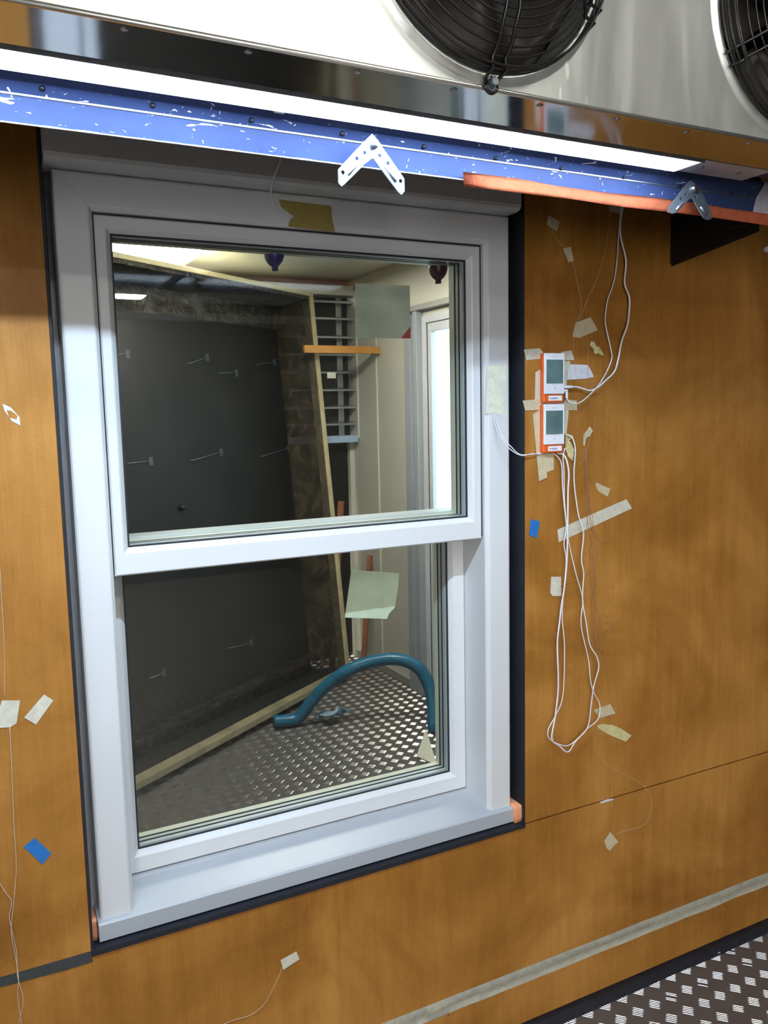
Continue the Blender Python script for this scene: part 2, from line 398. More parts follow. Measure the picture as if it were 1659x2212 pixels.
struct(obj('wall_right', B(RX1, RX1 + 0.05, RY0, 0.26, 0, RZ1), 'dark_wall'))
struct(obj('wall_back', B(RX0, RX1, RY0 - 0.05, RY0, 0, RZ1), 'dark_wall'))

def ceiling_lamp(label, x0, x1, y0, y1, z, glow):
    t = thing('ceiling_light', label, 'light', ((x0 + x1) / 2, (y0 + y1) / 2, z))
    bm = bmesh.new()
    for a in ((x0 - .03, x0, y0 - .03, y1 + .03), (x1, x1 + .03, y0 - .03, y1 + .03), (x0, x1, y0 - .03, y0), (x0, x1, y1, y1 + .03)): box(bm, *a, z - 0.035, z)
    obj('frame', bm, 'fixture_white', t)
    obj('diffuser', B(x0, x1, y0, y1, z - 0.03, z - 0.02), glow, t)
ceiling_lamp('flush ceiling light panel in front of the cooling unit', 0.45, 1.15, -2.25, -1.65, RZ1, 'ceil_glow')
ceiling_lamp('flush ceiling light panel at the rear of the test chamber', 0.2, 1.6, -6.1, -5.8, RZ1, 'ceil2_glow')

fp = thing('fill_panel', 'added white fill panel on the left wall, out of view behind the viewer', 'light', (RX0, -4.8, 1.1))  # panel added out of view to lift the ambient light on the window wall
obj('frame', B(RX0, RX0 + 0.03, -5.42, -4.18, 1.08, 2.22), 'fixture_white', fp)
obj('diffuser', B(RX0 + 0.031, RX0 + 0.04, -5.4, -4.2, 1.1, 2.2), 'fill_glow', fp)
hr = thing('hanging_rail', 'pale rail hung from the ceiling behind the viewer, seen mirrored in the upper pane', 'rail', (1.2, -3.0, 2.2))
obj('bar', B(0.3, 2.3, -3.015, -2.985, 2.19, 2.235), 'fixture_white', hr, bevel=0.003)
for x_ in (1.02, 1.30): obj('rod', B(x_ - 0.02, x_ + 0.02, -3.01, -2.99, 2.236, RZ1), 'fixture_white', hr)

# ------------------------------------------------------------------ setting: the room behind the window
FX0, FX1, FY1, FZ1 = -1.6, 2.35, 3.42, 2.50
tread_floor('floor', FX0, FX1 + 0.4, 0.24, FY1, 0.1, FX1 - 0.02, 0.36, FY1 - 0.05, 0.02, 0.03)
bm = B(FX0, FX1, 0.26, FY1, FZ1, FZ1 + 0.04)
struct(obj('ceiling', bm, 'cream_ceil'))
struct(obj('wall_far', B(FX0, FX1, FY1, FY1 + 0.05, 0, FZ1), 'cream_wall'))
struct(obj('wall_left', B(FX0 - 0.05, FX0, 0.26, FY1, 0, FZ1), 'cream_wall'))
DY0, DY1, DZ1 = 1.45, 2.37, 2.13      # opening of the glazed door in the right-hand wall
bm = bmesh.new()
box(bm, FX1, FX1 + 0.04, DY1, FY1, 0, FZ1); box(bm, FX1, FX1 + 0.04, 0.26, DY0, 0, FZ1); box(bm, FX1, FX1 + 0.04, DY0, DY1, DZ1, FZ1)
struct(obj('wall_right', bm, 'cream_wall'))
struct(obj('trim_4', B(FX1 - 0.008, FX1, 2.985, 3.0, 0.05, FZ1 - 0.06), 'cream_bead'))
bm = bmesh.new(); box(bm, FX0, FX1, FY1 - 0.03, FY1, FZ1 - 0.05, FZ1 - 0.02); box(bm, FX0, FX1, FY1 - 0.012, FY1, FZ1 - 0.02, FZ1)
struct(obj('trim_5', bm, 'door_grey'))
struct(obj('trim_6', B(FX0, FX1, 0.26, 0.30, 0.0, 0.05), 'door_grey'))
struct(obj('trim_7', B(FX1 - 0.02, FX1, 2.40, FY1, 0, 0.045), 'door_grey'))
struct(obj('wall_core', B(FX0, RX0, 0.21, 0.26, 0, RZ1), 'cream_wall'))
# door with tall pane
d = thing('door_1', 'x', 'x', (FX1, DY1, 0)); del d['label']; del d['category']; struct(d)
bm = bmesh.new()
box(bm, FX1 - 0.01, FX1 + 0.035, DY1 + 0.0, DY1 + 0.04, 0, DZ1 + 0.04); box(bm, FX1 - 0.01, FX1 + 0.035, DY0 - 0.04, DY0, 0, DZ1 + 0.04)
box(bm, FX1 - 0.01, FX1 + 0.035, DY0, DY1, DZ1, DZ1 + 0.04); obj('door_frame', bm, 'door_white', d, bevel=0.003)
bm = bmesh.new()
for k, (a, b2, dep) in enumerate(((2.41, 2.455, 0.045), (2.455, 2.50, 0.02), (2.50, 2.575, 0.035))): box(bm, FX1 - dep, FX1, a, b2, 0.0, DZ1 + 0.07)
obj('door_casing', bm, 'pvc_grey', d, bevel=0.004)
obj('door_header', B(FX1 - 0.05, FX1, DY0 - 0.1, 2.575, DZ1 + 0.071, DZ1 + 0.10), 'door_grey', d)
bm = bmesh.new()
box(bm, FX1 + 0.002, FX1 + 0.03, 2.33, 2.368, 0.0, DZ1); box(bm, FX1 + 0.002, FX1 + 0.03, DY0, DY0 + 0.09, 0.0, DZ1)
box(bm, FX1 + 0.002, FX1 + 0.03, DY0, 2.33, DZ1 - 0.05, DZ1); box(bm, FX1 + 0.002, FX1 + 0.03, DY0, 2.33, 0.0, 1.08)
obj('door_leaf', bm, 'door_white', d, bevel=0.004)
obj('door_glass', B(FX1 + 0.014, FX1 + 0.018, DY0 + 0.09, 2.33, 1.08, DZ1 - 0.05), 'glass', d)

# ------------------------------------------------------------------ the sash window
win = thing('window_1', 'x', 'x', (0.709, 0.03, 0.6)); del win['label']; del win['category']; struct(win)
def sweep(bm, outer, inner, prof, closed=True):
    """mitred frame. outer/inner: (x0,x1,z0,z1); prof: (t, y[, extra]) t 0=outer edge 1=inner edge, extra = metres beyond"""
    corners = ((0, 2), (0, 3), (1, 3), (1, 2))      # LB LT RT RB
    sx = {0: 1, 1: -1}; sz = {2: 1, 3: -1}
    rings = []
    for cx_, cz_ in corners:
        ring = []
        for p in prof:
            t, y = p[0], p[1]; ex = p[2] if len(p) > 2 else 0.0
            x = outer[cx_] * (1 - t) + inner[cx_] * t + sx[cx_] * ex
            z = outer[cz_] * (1 - t) + inner[cz_] * t + sz[cz_] * ex
            if not closed and cz_ == 2: z = outer[2]
            ring.append(bm.verts.new((x, y, z)))
        rings.append(ring)
    m = len(prof)
    pairs = [(0, 1), (1, 2), (2, 3)] + ([(3, 0)] if closed else [])
    for a, b in pairs:
        for k in range(m):
            bm.faces.new((rings[a][k], rings[a][(k + 1) % m], rings[b][(k + 1) % m], rings[b][k]))
    if not closed:
        bm.faces.new(rings[0]); bm.faces.new(rings[3][::-1])
    return bm
FR = (0.194, 1.224, 0.612, 2.109); FI = (0.262, 1.154, 0.612, 2.041)
bm = sweep(bmesh.new(), FR, FI, [(0, 0.19, -0.012), (0, 0.085, -0.012), (0, 0.080, -0.010), (0, 0.080), (0, 0.030), (0, 0.027, 0.003), (0, 0.026, 0.006), (1, 0.026, -0.010), (1, 0.027, -0.007), (1, 0.033, -0.002), (1, 0.036), (1, 0.19)], closed=False)
fr = obj('window_frame', bm, 'pvc', win)
# mitre joint hairline
for s, (xa, xb) in enumerate(((FR[0], FI[0]), (FR[1], FI[1]))):
    p, q = Vector((xa, 0.0257, FR[3])), Vector((xb, 0.0257, FI[3])); dd = (q - p).normalized(); nn = dd.cross(YA) * 0.00035
    bm = bmesh.new(); prism(bm, [p + dd * .008 + nn, q - dd * .012 + nn, q - dd * .012 - nn, p + dd * .008 - nn], [], YA * 0.0002); obj('mitre_joint', bm, 'pvc_grey', fr)
# black gasket between frame and upper sash
bm = sweep(bmesh.new(), (FI[0] - .004, FI[1] + .004, 1.335, FI[3] + .004), (FI[0] + .008, FI[1] - .008, 1.335, FI[3] - .008), [(0, 0.060), (0, 0.046), (1, 0.046), (1, 0.060)], closed=False)
plabel(obj('gasket', bm, 'rubber', fr), 'black rubber gasket')

def sash(name, O, I, yf, rear):
    prof = [(0, yf + 0.060), (0, yf + 0.003), (0, yf, 0.003), (1, yf, -0.012), (1, yf + 0.002, -0.009), (1, yf + 0.012, -0.001), (1, yf + 0.016), (1, yf + 0.060)]
    s = obj(name, sweep(bmesh.new(), O, I, prof), 'pvc', win)
    y = yf + 0.0135
    bm = sweep(bmesh.new(), (I[0] - .002, I[1] + .002, I[2] - .002, I[3] + .002), (I[0] + .003, I[1] - .003, I[2] + .003, I[3] - .003), [(0, y + 0.003), (0, y), (1, y), (1, y + 0.003)])
    plabel(obj('gasket', bm, 'rubber', s), 'black gasket around the glass')
    gy = yf + 0.018
    for k in range(3):
        y0 = gy + k * 0.018
        g = obj('glass_pane', B(I[0] - .001, I[1] + .001, y0, y0 + 0.003, I[2] - .001, I[3] + .001), 'glass', s)
        for ya in (y0 - 0.0012, y0 + 0.0034):
            bm = sweep(bmesh.new(), (I[0] - .002, I[1] + .002, I[2] - .002, I[3] + .002), (I[0] + .0045, I[1] - .0045, I[2] + .0045, I[3] - .0045), [(0, ya + 0.0008), (0, ya), (1, ya), (1, ya + 0.0008)])
            if k: obj('seal', bm, 'rubber', s)
            else: bm.free()
    for k in range(2):
        y0 = gy + k * 0.018 + 0.0045
        bm = sweep(bmesh.new(), (I[0] - .001, I[1] + .001, I[2] - .001, I[3] + .001), (I[0] + .004, I[1] - .004, I[2] + .004, I[3] - .004), [(0, y0 + 0.012), (0, y0), (1, y0), (1, y0 + 0.012)])
        obj('spacer_bar', bm, 'spacer', s)
    y0 = gy + 0.041
    bm = sweep(bmesh.new(), (O[0] + .002, O[1] - .002, O[2] + .002, O[3] - .002), (I[0] + .005, I[1] - .005, I[2] + .005, I[3] - .005), [(0, y0 + rear), (0, y0), (1, y0), (1, y0 + rear)])
    plabel(obj('outer_bead', bm, 'cream_bead', s), 'cream outer glazing bead')
    return s
US = sash('upper_sash', (0.266, 1.150, 1.330, 2.037), (0.297, 1.116, 1.386, 2.005), 0.042, 0.022)
LS = sash('lower_sash', (0.263, 1.153, 0.643, 1.395), (0.296, 1.109, 0.692, 1.345), 0.130, 0.018)
# frame tail behind the sashes
bm = sweep(bmesh.new(), (0.176, 1.244, 0.577, 2.20), (0.200, 1.222, 0.615, 2.08), [(0, 0.235), (0, 0.192), (1, 0.192), (1, 0.235)])
obj('rear_frame', bm, 'pvc', win)
# sloping sill
bm = bmesh.new(); SX0, SX1 = 0.188, 1.2225
prof = [(0.014, 0.581), (0.014, 0.615), (0.018, 0.619), (0.028, 0.621), (0.120, 0.637), (0.122, 0.641), (0.189, 0.643), (0.1915, 0.613), (0.1915, 0.581)]
L = [bm.verts.new((SX0, y, z)) for y, z in prof]; Rr = [bm.verts.new((SX1, y, z)) for y, z in prof]
for k in range(len(prof)): bm.faces.new((L[k], L[(k + 1) % len(prof)], Rr[(k + 1) % len(prof)], Rr[k]))
bm.faces.new(L); bm.faces.new(Rr[::-1])
obj('window_sill', bm, 'pvc_grey', win)
# head fascia with rounded lower edge
bm = bmesh.new(); prof = [(0.075, 2.1105), (-0.012, 2.1105), (-0.020, 2.1125), (-0.026, 2.117), (-0.029, 2.124), (-0.029, 2.262), (0.075, 2.262)]
L = [bm.verts.new((0.176, y, z)) for y, z in prof]; Rr = [bm.verts.new((1.219, y, z)) for y, z in prof]
for k in range(len(prof)): bm.faces.new((L[k], L[(k + 1) % len(prof)], Rr[(k + 1) % len(prof)], Rr[k]))
bm.faces.new(L); bm.faces.new(Rr[::-1])
obj('head_fascia', bm, 'pvc', win)
# foam lumps at the ends of the sill
def lump(label, x0, x1, y0, y1, z0, z1):
    bm = B(x0, x1, y0, y1, z0, z1); bmesh.ops.subdivide_edges(bm, edges=bm.edges[:], cuts=3, use_grid_fill=True)
    for v in bm.verts: v.co += Vector(noise.noise_vector(v.co * 60)) * 0.0022
    o = obj('sealing_foam', bm, 'orange_foam', smooth=True); tag(o, label, 'foam')
lump('salmon orange foam plug at the left end of the sill', 0.1745, 0.1865, 0.03, 0.10, 0.577, 0.622)
lump('salmon orange foam plug at the right end of the sill', 1.2245, 1.2445, 0.006, 0.09, 0.578, 0.624)

# ------------------------------------------------------------------ cooling unit with fans
UZ, UY, TZ = 2.031, -0.80, 2.0935
cu = thing('cooling_unit', 'stainless steel ceiling cooling unit with black wire fan guards above the window', 'cooler', (0.9, UY, UZ))
FANS = [(0.601, 2.214), (1.148, 2.214)]; FR_ = 0.163; FS = 0.859
def ringtile(bm, cx_, cz_, hw, z0, z1, r, y):
    n = 48; outer = []
    for k in range(n):
        a = 2 * math.pi * k / n; c, s = math.cos(a), math.sin(a)
        # project on rectangle
        tx = hw / abs(c) if abs(c) > 1e-6 else 1e9
        tz = ((z1 - cz_) / s if s > 1e-6 else ((z0 - cz_) / s if s < -1e-6 else 1e9))
        t = min(tx, tz); outer.append((cx_ + c * t, y, cz_ + s * t))
    # include corners
    co = [(math.atan2(z - cz_, x - cx_) % (2 * math.pi), (x, y, z)) for x in (cx_ - hw, cx_ + hw) for z in (z0, z1)]
    oa = sorted([(2 * math.pi * k / n, outer[k]) for k in range(n)] + co)
    pr = [(r, 0.0), (r + 0.001, 0.003), (r + 0.005, 0.005), (r + 0.009, 0.005), (r + 0.013, 0.002), (r + 0.016, 0.0)]
    rings = []
    for rr, h in pr: rings.append([bm.verts.new((cx_ + math.cos(a) * rr, y - h, cz_ + math.sin(a) * rr)) for a, _ in oa])
    rings.append([bm.verts.new(p) for _, p in oa]); m = len(oa)
    # inner throat
    th = [bm.verts.new((cx_ + math.cos(a) * r, y + 0.06, cz_ + math.sin(a) * r)) for a, _ in oa]
    rings.insert(0, th)
    for A, C in zip(rings, rings[1:]):
        for k in range(m):
            f = bm.faces.new((A[k], A[(k + 1) % m], C[(k + 1) % m], C[k]))
            f.smooth = A is not rings[-2]
bm = bmesh.new()
for fx, fz in FANS: ringtile(bm, fx, fz, 0.2525, UZ + 0.002, 2.70, FR_, UY)
def quad(bm, *p): bm.faces.new([bm.verts.new(q) for q in p])
xe = 1.148 + 0.2525; xs = 0.601 - 0.2525
quad(bm, (xe, UY, UZ + .002), (2.3, UY, UZ + .002), (2.3, UY, 2.70), (xe, UY, 2.70))
quad(bm, (0.8535, UY, UZ + .002), (0.8955, UY, UZ + .002), (0.8955, UY, 2.70), (0.8535, UY, 2.70))
quad(bm, (-0.75, UY, UZ + .002), (xs, UY, UZ + .002), (xs, UY, 2.70), (-0.75, UY, 2.70))
bmesh.ops.remove_doubles(bm, verts=bm.verts, dist=1e-5)
me = bpy.data.meshes.new('front_panel'); bmesh.ops.recalc_face_normals(bm, faces=bm.faces); bm.to_mesh(me); bm.free()
link('front_panel', me, 'steel', cu)
bm = bmesh.new()
box(bm, -0.75, -0.748, UY + .001, -0.496, TZ + 0.003, 2.74); box(bm, 2.298, 2.30, UY + .001, -0.496, TZ + 0.003, 2.74); box(bm, -0.75, 2.30, -0.705, -0.496, TZ, TZ + .003)
box(bm, -0.75, 2.30, UY + .001, -0.496, 2.70, 2.74); box(bm, -0.75, 2.30, -0.498, -0.496, TZ + 0.003, 2.70)
box(bm, -0.748, 2.298, UY + 0.072, UY + 0.075, UZ + 0.003, 2.70)
obj('housing', bm, 'fan_dark', cu)
plabel(obj('bottom_panel', box(B(-0.75, 2.30, UY + 0.003, -0.702, UZ, UZ + 0.002), -0.75, 2.30, -0.7035, -0.702, UZ + .002, TZ - .0005), 'steel_dark', cu), 'mirror-like steel underside')
bm = bmesh.new(); tube(bm, [(-0.75, UY, UZ + .001), (2.30, UY, UZ + .001)], 0.0032, 8); plabel(obj('bottom_lip', bm, 'steel_lip', cu, smooth=True), 'bright folded lower lip')
for x in [0.05 + 0.128 * k for k in range(13)]:
    bm = lathe(bmesh.new(), [(0.0001, -0.0015), (0.0032, -0.0013), (0.0045, 0)], (x, UY + 0.016, UZ), (0, 0, 1), 12); obj('rivet', bm, 'screw', cu, smooth=True)
for fx, fz in FANS[:2]:
    c = Vector((fx, UY, fz)); g = bmesh.new()
    NR = 15
    def dome(r):     # height of guard in front of the panel at radius r
        t = r / 0.1615; return 0.010 + 0.043 * (1 - t ** 6)
    for k in range(NR):
        r = 0.040 + (0.1615 - 0.040) * k / (NR - 1)
        tube(g, [c + Vector((math.cos(a) * r, -dome(r), math.sin(a) * r)) for a in [2 * math.pi * i / 64 for i in range(64)]], 0.0015, 6, closed=True)
    for r, y in ((0.1650, 0.029), (0.1665, 0.020), (0.1675, 0.011)):
        tube(g, [c + Vector((math.cos(a) * r, -y, math.sin(a) * r)) for a in [2 * math.pi * i / 64 for i in range(64)]], 0.0015, 6, closed=True)
    gd = plabel(obj('fan_guard', g, 'black_wire', cu, smooth=True), 'black concentric wire guard')
    for k in range(6):
        a = math.radians(270 + 60 * k); er = Vector((math.cos(a), 0, math.sin(a))); et = Vector((-er.z, 0, er.x))
        s = bmesh.new()
        for o_ in (-0.009, 0.009):
            pts = [c + er * r + et * o_ + Vector((0, -dome(r) - 0.003, 0)) for r in (0.03, 0.07, 0.11, 0.142, 0.155)] + [c + er * 0.1685 + et * o_ * 1.1 + Vector((0, -0.026, 0)), c + er * 0.172 + et * o_ * 1.0 + Vector((0, -0.008, 0))]
            if k % 2 == 0: pts.append(c + er * 0.180 + et * o_ * 0.8 + Vector((0, -0.006, 0)))
            tube(s, pts, 0.0023, 6)
        if k % 2 == 0:
            tube(s, [c + er * 0.180 + et * math.cos(b) * 0.0085 + er * math.sin(b) * 0.009 + Vector((0, -0.006, 0)) for b in [math.pi * i / 8 for i in range(9)]], 0.0023, 6)
        obj('guard_arm', s, 'black_wire', gd, smooth=True)
        if k % 2 == 0:
            bm = lathe(bmesh.new(), [(0.0095, 0.0), (0.0095, 0.003), (0.0062, 0.003), (0.0062, 0.010), (0.005, 0.012)], c + er * 0.178 + Vector((0, -0.004, 0)), (0, -1, 0), 6)
            plabel(obj('bolt', bm, 'zinc', gd), 'silver hexagon bolt')
    hub = obj('fan_motor', lathe(bmesh.new(), [(0.045, -0.05), (0.048, 0.0), (0.043, 0.02), (0.03, 0.026)], c + Vector((0, 0.0, 0)), (0, -1, 0), 32), 'fan_dark', cu, smooth=True)
    for k in range(5):
        a = 2 * math.pi * k / 5 + 0.5; bm = bmesh.new(); g1 = []
        for i in range(7):
            r = 0.05 + 0.100 * i / 6
            for j in range(5):
                b = a + (j / 4 - 0.5) * (0.85 + 0.2 * i / 6) + 0.12 * i / 6; y = 0.045 - (j / 4) * 0.045
                g1.append(bm.verts.new(c + Vector((math.cos(b) * r, y, math.sin(b) * r))))
        for i in range(6):
            for j in range(4): bm.faces.new((g1[i * 5 + j], g1[i * 5 + j + 1], g1[i * 5 + j + 6], g1[i * 5 + j + 5]))
        bmesh.ops.solidify(bm, geom=bm.faces[:], thickness=0.0015)
        obj('fan_blade', bm, 'blade', hub, smooth=True)

# ------------------------------------------------------------------ light strip, dark baffle, tape and brackets below the unit
PX1 = 1.487
lf = thing('strip_light', 'glowing white strip light under the cooling unit', 'light', (0.5, -0.53, TZ))
LX0, LX1 = -0.72, at(1640, 380, -0.54).x
LE = at(1500, 365, -0.55).x
bm = B(LX0, LX1, -0.569, -0.500, 2.081, TZ - 0.0005); box(bm, LX0, LE + 0.005, -0.5695, -0.5675, 2.0765, 2.081); obj('housing', bm, 'fixture_white', lf)
obj('diffuser', B(LX0 + 0.01, LE, -0.567, -0.502, 2.078, 2.081), 'diffuser', lf)
obj('led_row', B(LX0 + 0.01, LE - 0.01, -0.562, -0.552, 2.0775, 2.078), 'led', lf)
for x in (LE + 0.035, LE + 0.13):
    obj('screw', lathe(bmesh.new(), [(0.0001, -0.002), (0.004, -0.0016), (0.0055, 0)], (x, -0.535, 2.081), (0, 0, 1), 12), 'zinc', lf, smooth=True)

bf = thing('baffle', 'long scratched dark blue sheet metal baffle below the strip light', 'baffle', (0.5, -0.46, 2.03))
prof = [(-0.4500, 2.0325), (-0.4515, 2.0320), (-0.4600, 2.0645), (-0.4605, 2.0655), (-0.4790, 2.0880), (-0.4795, 2.0930), (-0.4780, 2.0930), (-0.4775, 2.0885), (-0.4590, 2.0668), (-0.4585, 2.0655)]
def profx(bm, prof, x0, x1, n=1):
    cols = [[bm.verts.new((x0 + (x1 - x0) * i / n, y, z)) for y, z in prof] for i in range(n + 1)]
    m = len(prof)
    for i in range(n):
        for k in range(m): bm.faces.new((cols[i][k], cols[i][(k + 1) % m], cols[i + 1][(k + 1) % m], cols[i + 1][k]))
    bm.faces.new(cols[0]); bm.faces.new(cols[-1][::-1]); return bm
obj('sheet', profx(bmesh.new(), prof, LX0, PX1), 'dark_paint', bf)
plabel(obj('fold_glint', profx(bmesh.new(), [(-0.4597, 2.0634), (-0.4618, 2.0642), (-0.4618, 2.0664), (-0.4600, 2.0668)], LX0, PX1 - 0.002), 'zinc', bf), 'bright strip standing for the highlight on the fold')  # separate metal strip stands for the glint along the fold
bm = bmesh.new(); nseg = 220
for i in range(nseg):
    x = LX0 + (PX1 - LX0) * i / nseg; h = 0.0008 + 0.0022 * max(0, noise.noise(Vector((x * 25, 3, 0))))
    if x > 0.93: break
    box(bm, x, x + (PX1 - LX0) / nseg, -0.4526, -0.4498, 2.0312, 2.0318 + h)
plabel(obj('worn_edge', bm, 'silver_tape', bf), 'paint worn to bare metal along the lower edge')
for px_, py_ in ((91, 191), (330, 228), (543, 260), (739, 289), (915, 317), (1071, 342), (1212, 364), (1348, 383), (1467, 402), (1580, 420)):
    n_ = Vector((0, -0.77, -0.64)); o_ = Vector((0, -0.4703, 2.0770)); p = on_plane(px_, py_, o_, n_.normalized())
    obj('rivet', lathe(bmesh.new(), [(0.0001, 0.0030), (0.0024, 0.0026), (0.0042, 0.0)], p, n_, 10), 'bracket_black', bf, smooth=True)
for px_, py_, s in ((600, 235, 1),):
    p = at(px_, py_, -0.497); obj('clip', B(p.x - 0.008, p.x + 0.008, -0.5015, -0.496, 2.076, 2.0805), 'bracket_black', bf)
# end piece right of the baffle
bm = profx(bmesh.new(), prof, PX1 + 0.001, PX1 + 0.18); tag(obj('end_plate', bm, 'silver_tape'), 'pale silver end piece right of the dark blue baffle', 'plate')

# orange tape along the lower edge
def strip_px(top, bot, y):
    return [at(x, yy, y) for x, yy in top] + [at(x, yy, y) for x, yy in bot[::-1]]
top = [(997, 373), (1060, 381), (1120, 388), (1200, 403), (1300, 417), (1400, 427), (1500, 440), (1560, 450), (1640, 461), (1700, 470)]
bot = [(1003, 402), (1060, 409), (1150, 420), (1250, 432), (1350, 447), (1450, 458), (1520, 467), (1600, 478), (1659, 487), (1700, 493)]
bm = bmesh.new(); a = []; b = []
for i in range(10):
    t_, q_ = at(*top[i], -0.4585), at(*bot[i], -0.4535)
    row = []
    for k in range(5):
        p = t_.lerp(q_, k / 4); p.y = -0.4635 + 0.011 * k / 4 + 0.0016 * noise.noise(p * 35); row.append(bm.verts.new(p))
    a.append(row)
for i in range(9):
    for k in range(4): bm.faces.new((a[i][k], a[i + 1][k], a[i + 1][k + 1], a[i][k + 1]))
bmesh.ops.solidify(bm, geom=bm.faces[:], thickness=0.0006)
tag(obj('orange_tape', bm, 'orange_tape', smooth=True), 'long orange tape wrapped on the lower edge of the dark baffle', 'tape')

def vbracket(label, pts_outer, holes, ribs, post, y=-0.498):
    c = at(*post, y); t = thing('angle_bracket', label, 'bracket', c, 'zinc angle brackets on the baffle')
    bm = bmesh.new()
    prism(bm, [at(x, z, y) for x, z in pts_outer], [circle(at(x, z, y), 0.0030, XA, ZA, 10) for x, z in holes], YA * 0.002)
    plate = obj('plate', bm, 'zinc', t)
    for p, q in ribs:
        bm = bmesh.new(); tube(bm, [at(*p, y), at(*q, y)], 0.0022, 8); obj('rib', bm, 'zinc', plate, smooth=True)
    bm = lathe(bmesh.new(), [(0.0062, 0), (0.0066, 0.004), (0.0062, 0.008), (0.0066, 0.012), (0.0062, 0.028)], at(post[0], post[1], y) + Vector((0, -0.006, 0)), (0, 1, 0), 16)
    obj('post', bm, 'screw', t, smooth=True)
    return t
def T(pts, s, ox, oy): return [(ox + x / s, oy + y / s) for x, y in pts]
s1 = 5.53
vbracket('zinc V-shaped angle bracket hanging over the middle of the window',
         T([(575, 105), (645, 185), (700, 270), (960, 640), (965, 790), (925, 835), (885, 800), (640, 470), (590, 400), (570, 400), (480, 470), (250, 705), (210, 735), (172, 690), (168, 530), (380, 300)], s1, 700, 270),
         T([(485, 330), (392, 398), (225, 565), (665, 362), (763, 455), (915, 668)], s1, 700, 270),
         [T([(430, 430), (290, 590)], s1, 700, 270), T([(730, 490), (860, 680)], s1, 700, 270)], T([(590, 240)], s1, 700, 270)[0])
s2 = 5.946
vbracket('zinc V-shaped angle bracket over the orange tape at the right',
         T([(670, 650), (720, 690), (800, 780), (935, 1080), (930, 1150), (890, 1160), (835, 1135), (700, 900), (670, 880), (640, 900), (490, 1060), (440, 1080), (375, 1060), (385, 1000), (520, 820), (640, 670)], s2, 1380, 280),
         T([(605, 832), (540, 885), (420, 1028), (733, 860), (805, 937), (907, 1105)], s2, 1380, 280),
         [T([(560, 940), (480, 1030)], s2, 1380, 280), T([(790, 990), (865, 1090)], s2, 1380, 280)], T([(700, 760)], s2, 1380, 280)[0])

# black triangular side bracket from wall to baffle
bt = thing('wall_bracket', 'black sheet metal wedge bracket on the plywood behind the orange tape', 'bracket', (1.729, 0, 2.02))
bx = 1.729
bm = prism(bmesh.new(), [Vector((bx, -0.001, 2.018)), Vector((bx, -0.272, 2.055)), Vector((bx, -0.272, 2.235)), Vector((bx, -0.001, 2.235))], [], XA * 0.003)
obj('side_plate', bm, 'bracket_black', bt)
bm = B(bx - 0.004, bx, -0.012, -0.0008, 2.024, 2.235); obj('wall_flange', bm, 'bracket_black', bt)
bm = bmesh.new(); prism(bm, [Vector((bx, -0.19, 2.075)), Vector((bx, -0.25, 2.075)), Vector((bx, -0.25, 2.12)), Vector((bx, -0.19, 2.12))], [], XA * -0.02); obj('clip', bm, 'bracket_black', bt)

# ------------------------------------------------------------------ tape pieces on the plywood and window
def tape(label, pts, m='mask', y=-0.0008, name='masking_tape', cat='tape', lift=0.0, thick=0.0005):
    bm = bmesh.new(); P = [at(px_, py_, y) for px_, py_ in pts]
    prism(bm, P, [], YA * -thick)
    if lift:
        bmesh.ops.subdivide_edges(bm, edges=bm.edges[:], cuts=3)
        for v in bm.verts: v.co.y -= lift * (0.5 + 0.5 * noise.noise(v.co * 90))
    o = obj(name, bm, m); tag(o, label, cat)
    return o
Z7 = lambda pts: T(pts, 5.531, 1110, 680)
Z8 = lambda pts: T(pts, 3.353, 1110, 1040)
tape('small masking tape piece on plywood, highest one beside the black gap under the light', [(1184, 465), (1209, 479), (1203, 500), (1181, 486)])
tape('small crinkled masking tape piece below the highest one on the dim plywood', [(1216, 537), (1233, 533), (1239, 563), (1228, 567)])
tape('faint masking tape piece at the cables just under the orange tape', [(1314, 444), (1340, 448), (1338, 460), (1317, 457)])
tape('large five-sided masking tape patch above the two loggers', Z7([(735, 95), (915, 30), (965, 115), (1000, 185), (780, 275), (740, 268), (700, 262)]))
tape('crumpled yellow tape scrap right of the upper logger', Z7([(890, 320), (935, 325), (975, 375), (1010, 385), (1052, 490), (1000, 465), (950, 470), (930, 410), (888, 370)]), 'mask_yellow', lift=0.012)
tape('masking tape end sticking out left of the upper logger top', Z7([(118, 415), (305, 400), (345, 440), (362, 520), (150, 542)]), 'mask_pale')
tape('masking tape end sticking out right of the upper logger top', Z7([(565, 445), (690, 425), (700, 470), (724, 542), (595, 540)]), 'mask_pale')
tape('vertical masking tape down the left side of the upper logger', Z7([(258, 690), (348, 628), (352, 1030), (250, 1070)]), 'mask_pale')
tape('short masking tape behind the right edge of the upper logger', Z7([(590, 550), (672, 555), (660, 650), (632, 660), (630, 850), (590, 850)]), 'mask_pale', y=-0.002)
tape('white paper tape flag right of the upper logger', Z7([(640, 590), (880, 600), (905, 640), (952, 742), (850, 765), (632, 778)]), 'mask_white', lift=0.002)
tape('masking tape band running across between the two loggers', Z7([(105, 1025), (350, 1005), (590, 1050), (620, 1010), (748, 1025), (758, 1142), (590, 1135), (355, 1130), (330, 1135), (135, 1145)]), 'mask', y=-0.0016)
tape('vertical masking tape down the left side of the lower logger', Z7([(225, 1190), (345, 1110), (352, 1640), (390, 1700), (396, 1945), (300, 1990), (268, 1660)]), 'mask', y=-0.0024)
tape('vertical masking tape along the right side of the lower logger', Z7([(590, 1140), (655, 1140), (628, 1420), (592, 1425)]), 'mask_pale')
tape('squarish masking tape end below the lower logger', Z7([(370, 1655), (478, 1655), (476, 1848), (398, 1880)]), 'mask')
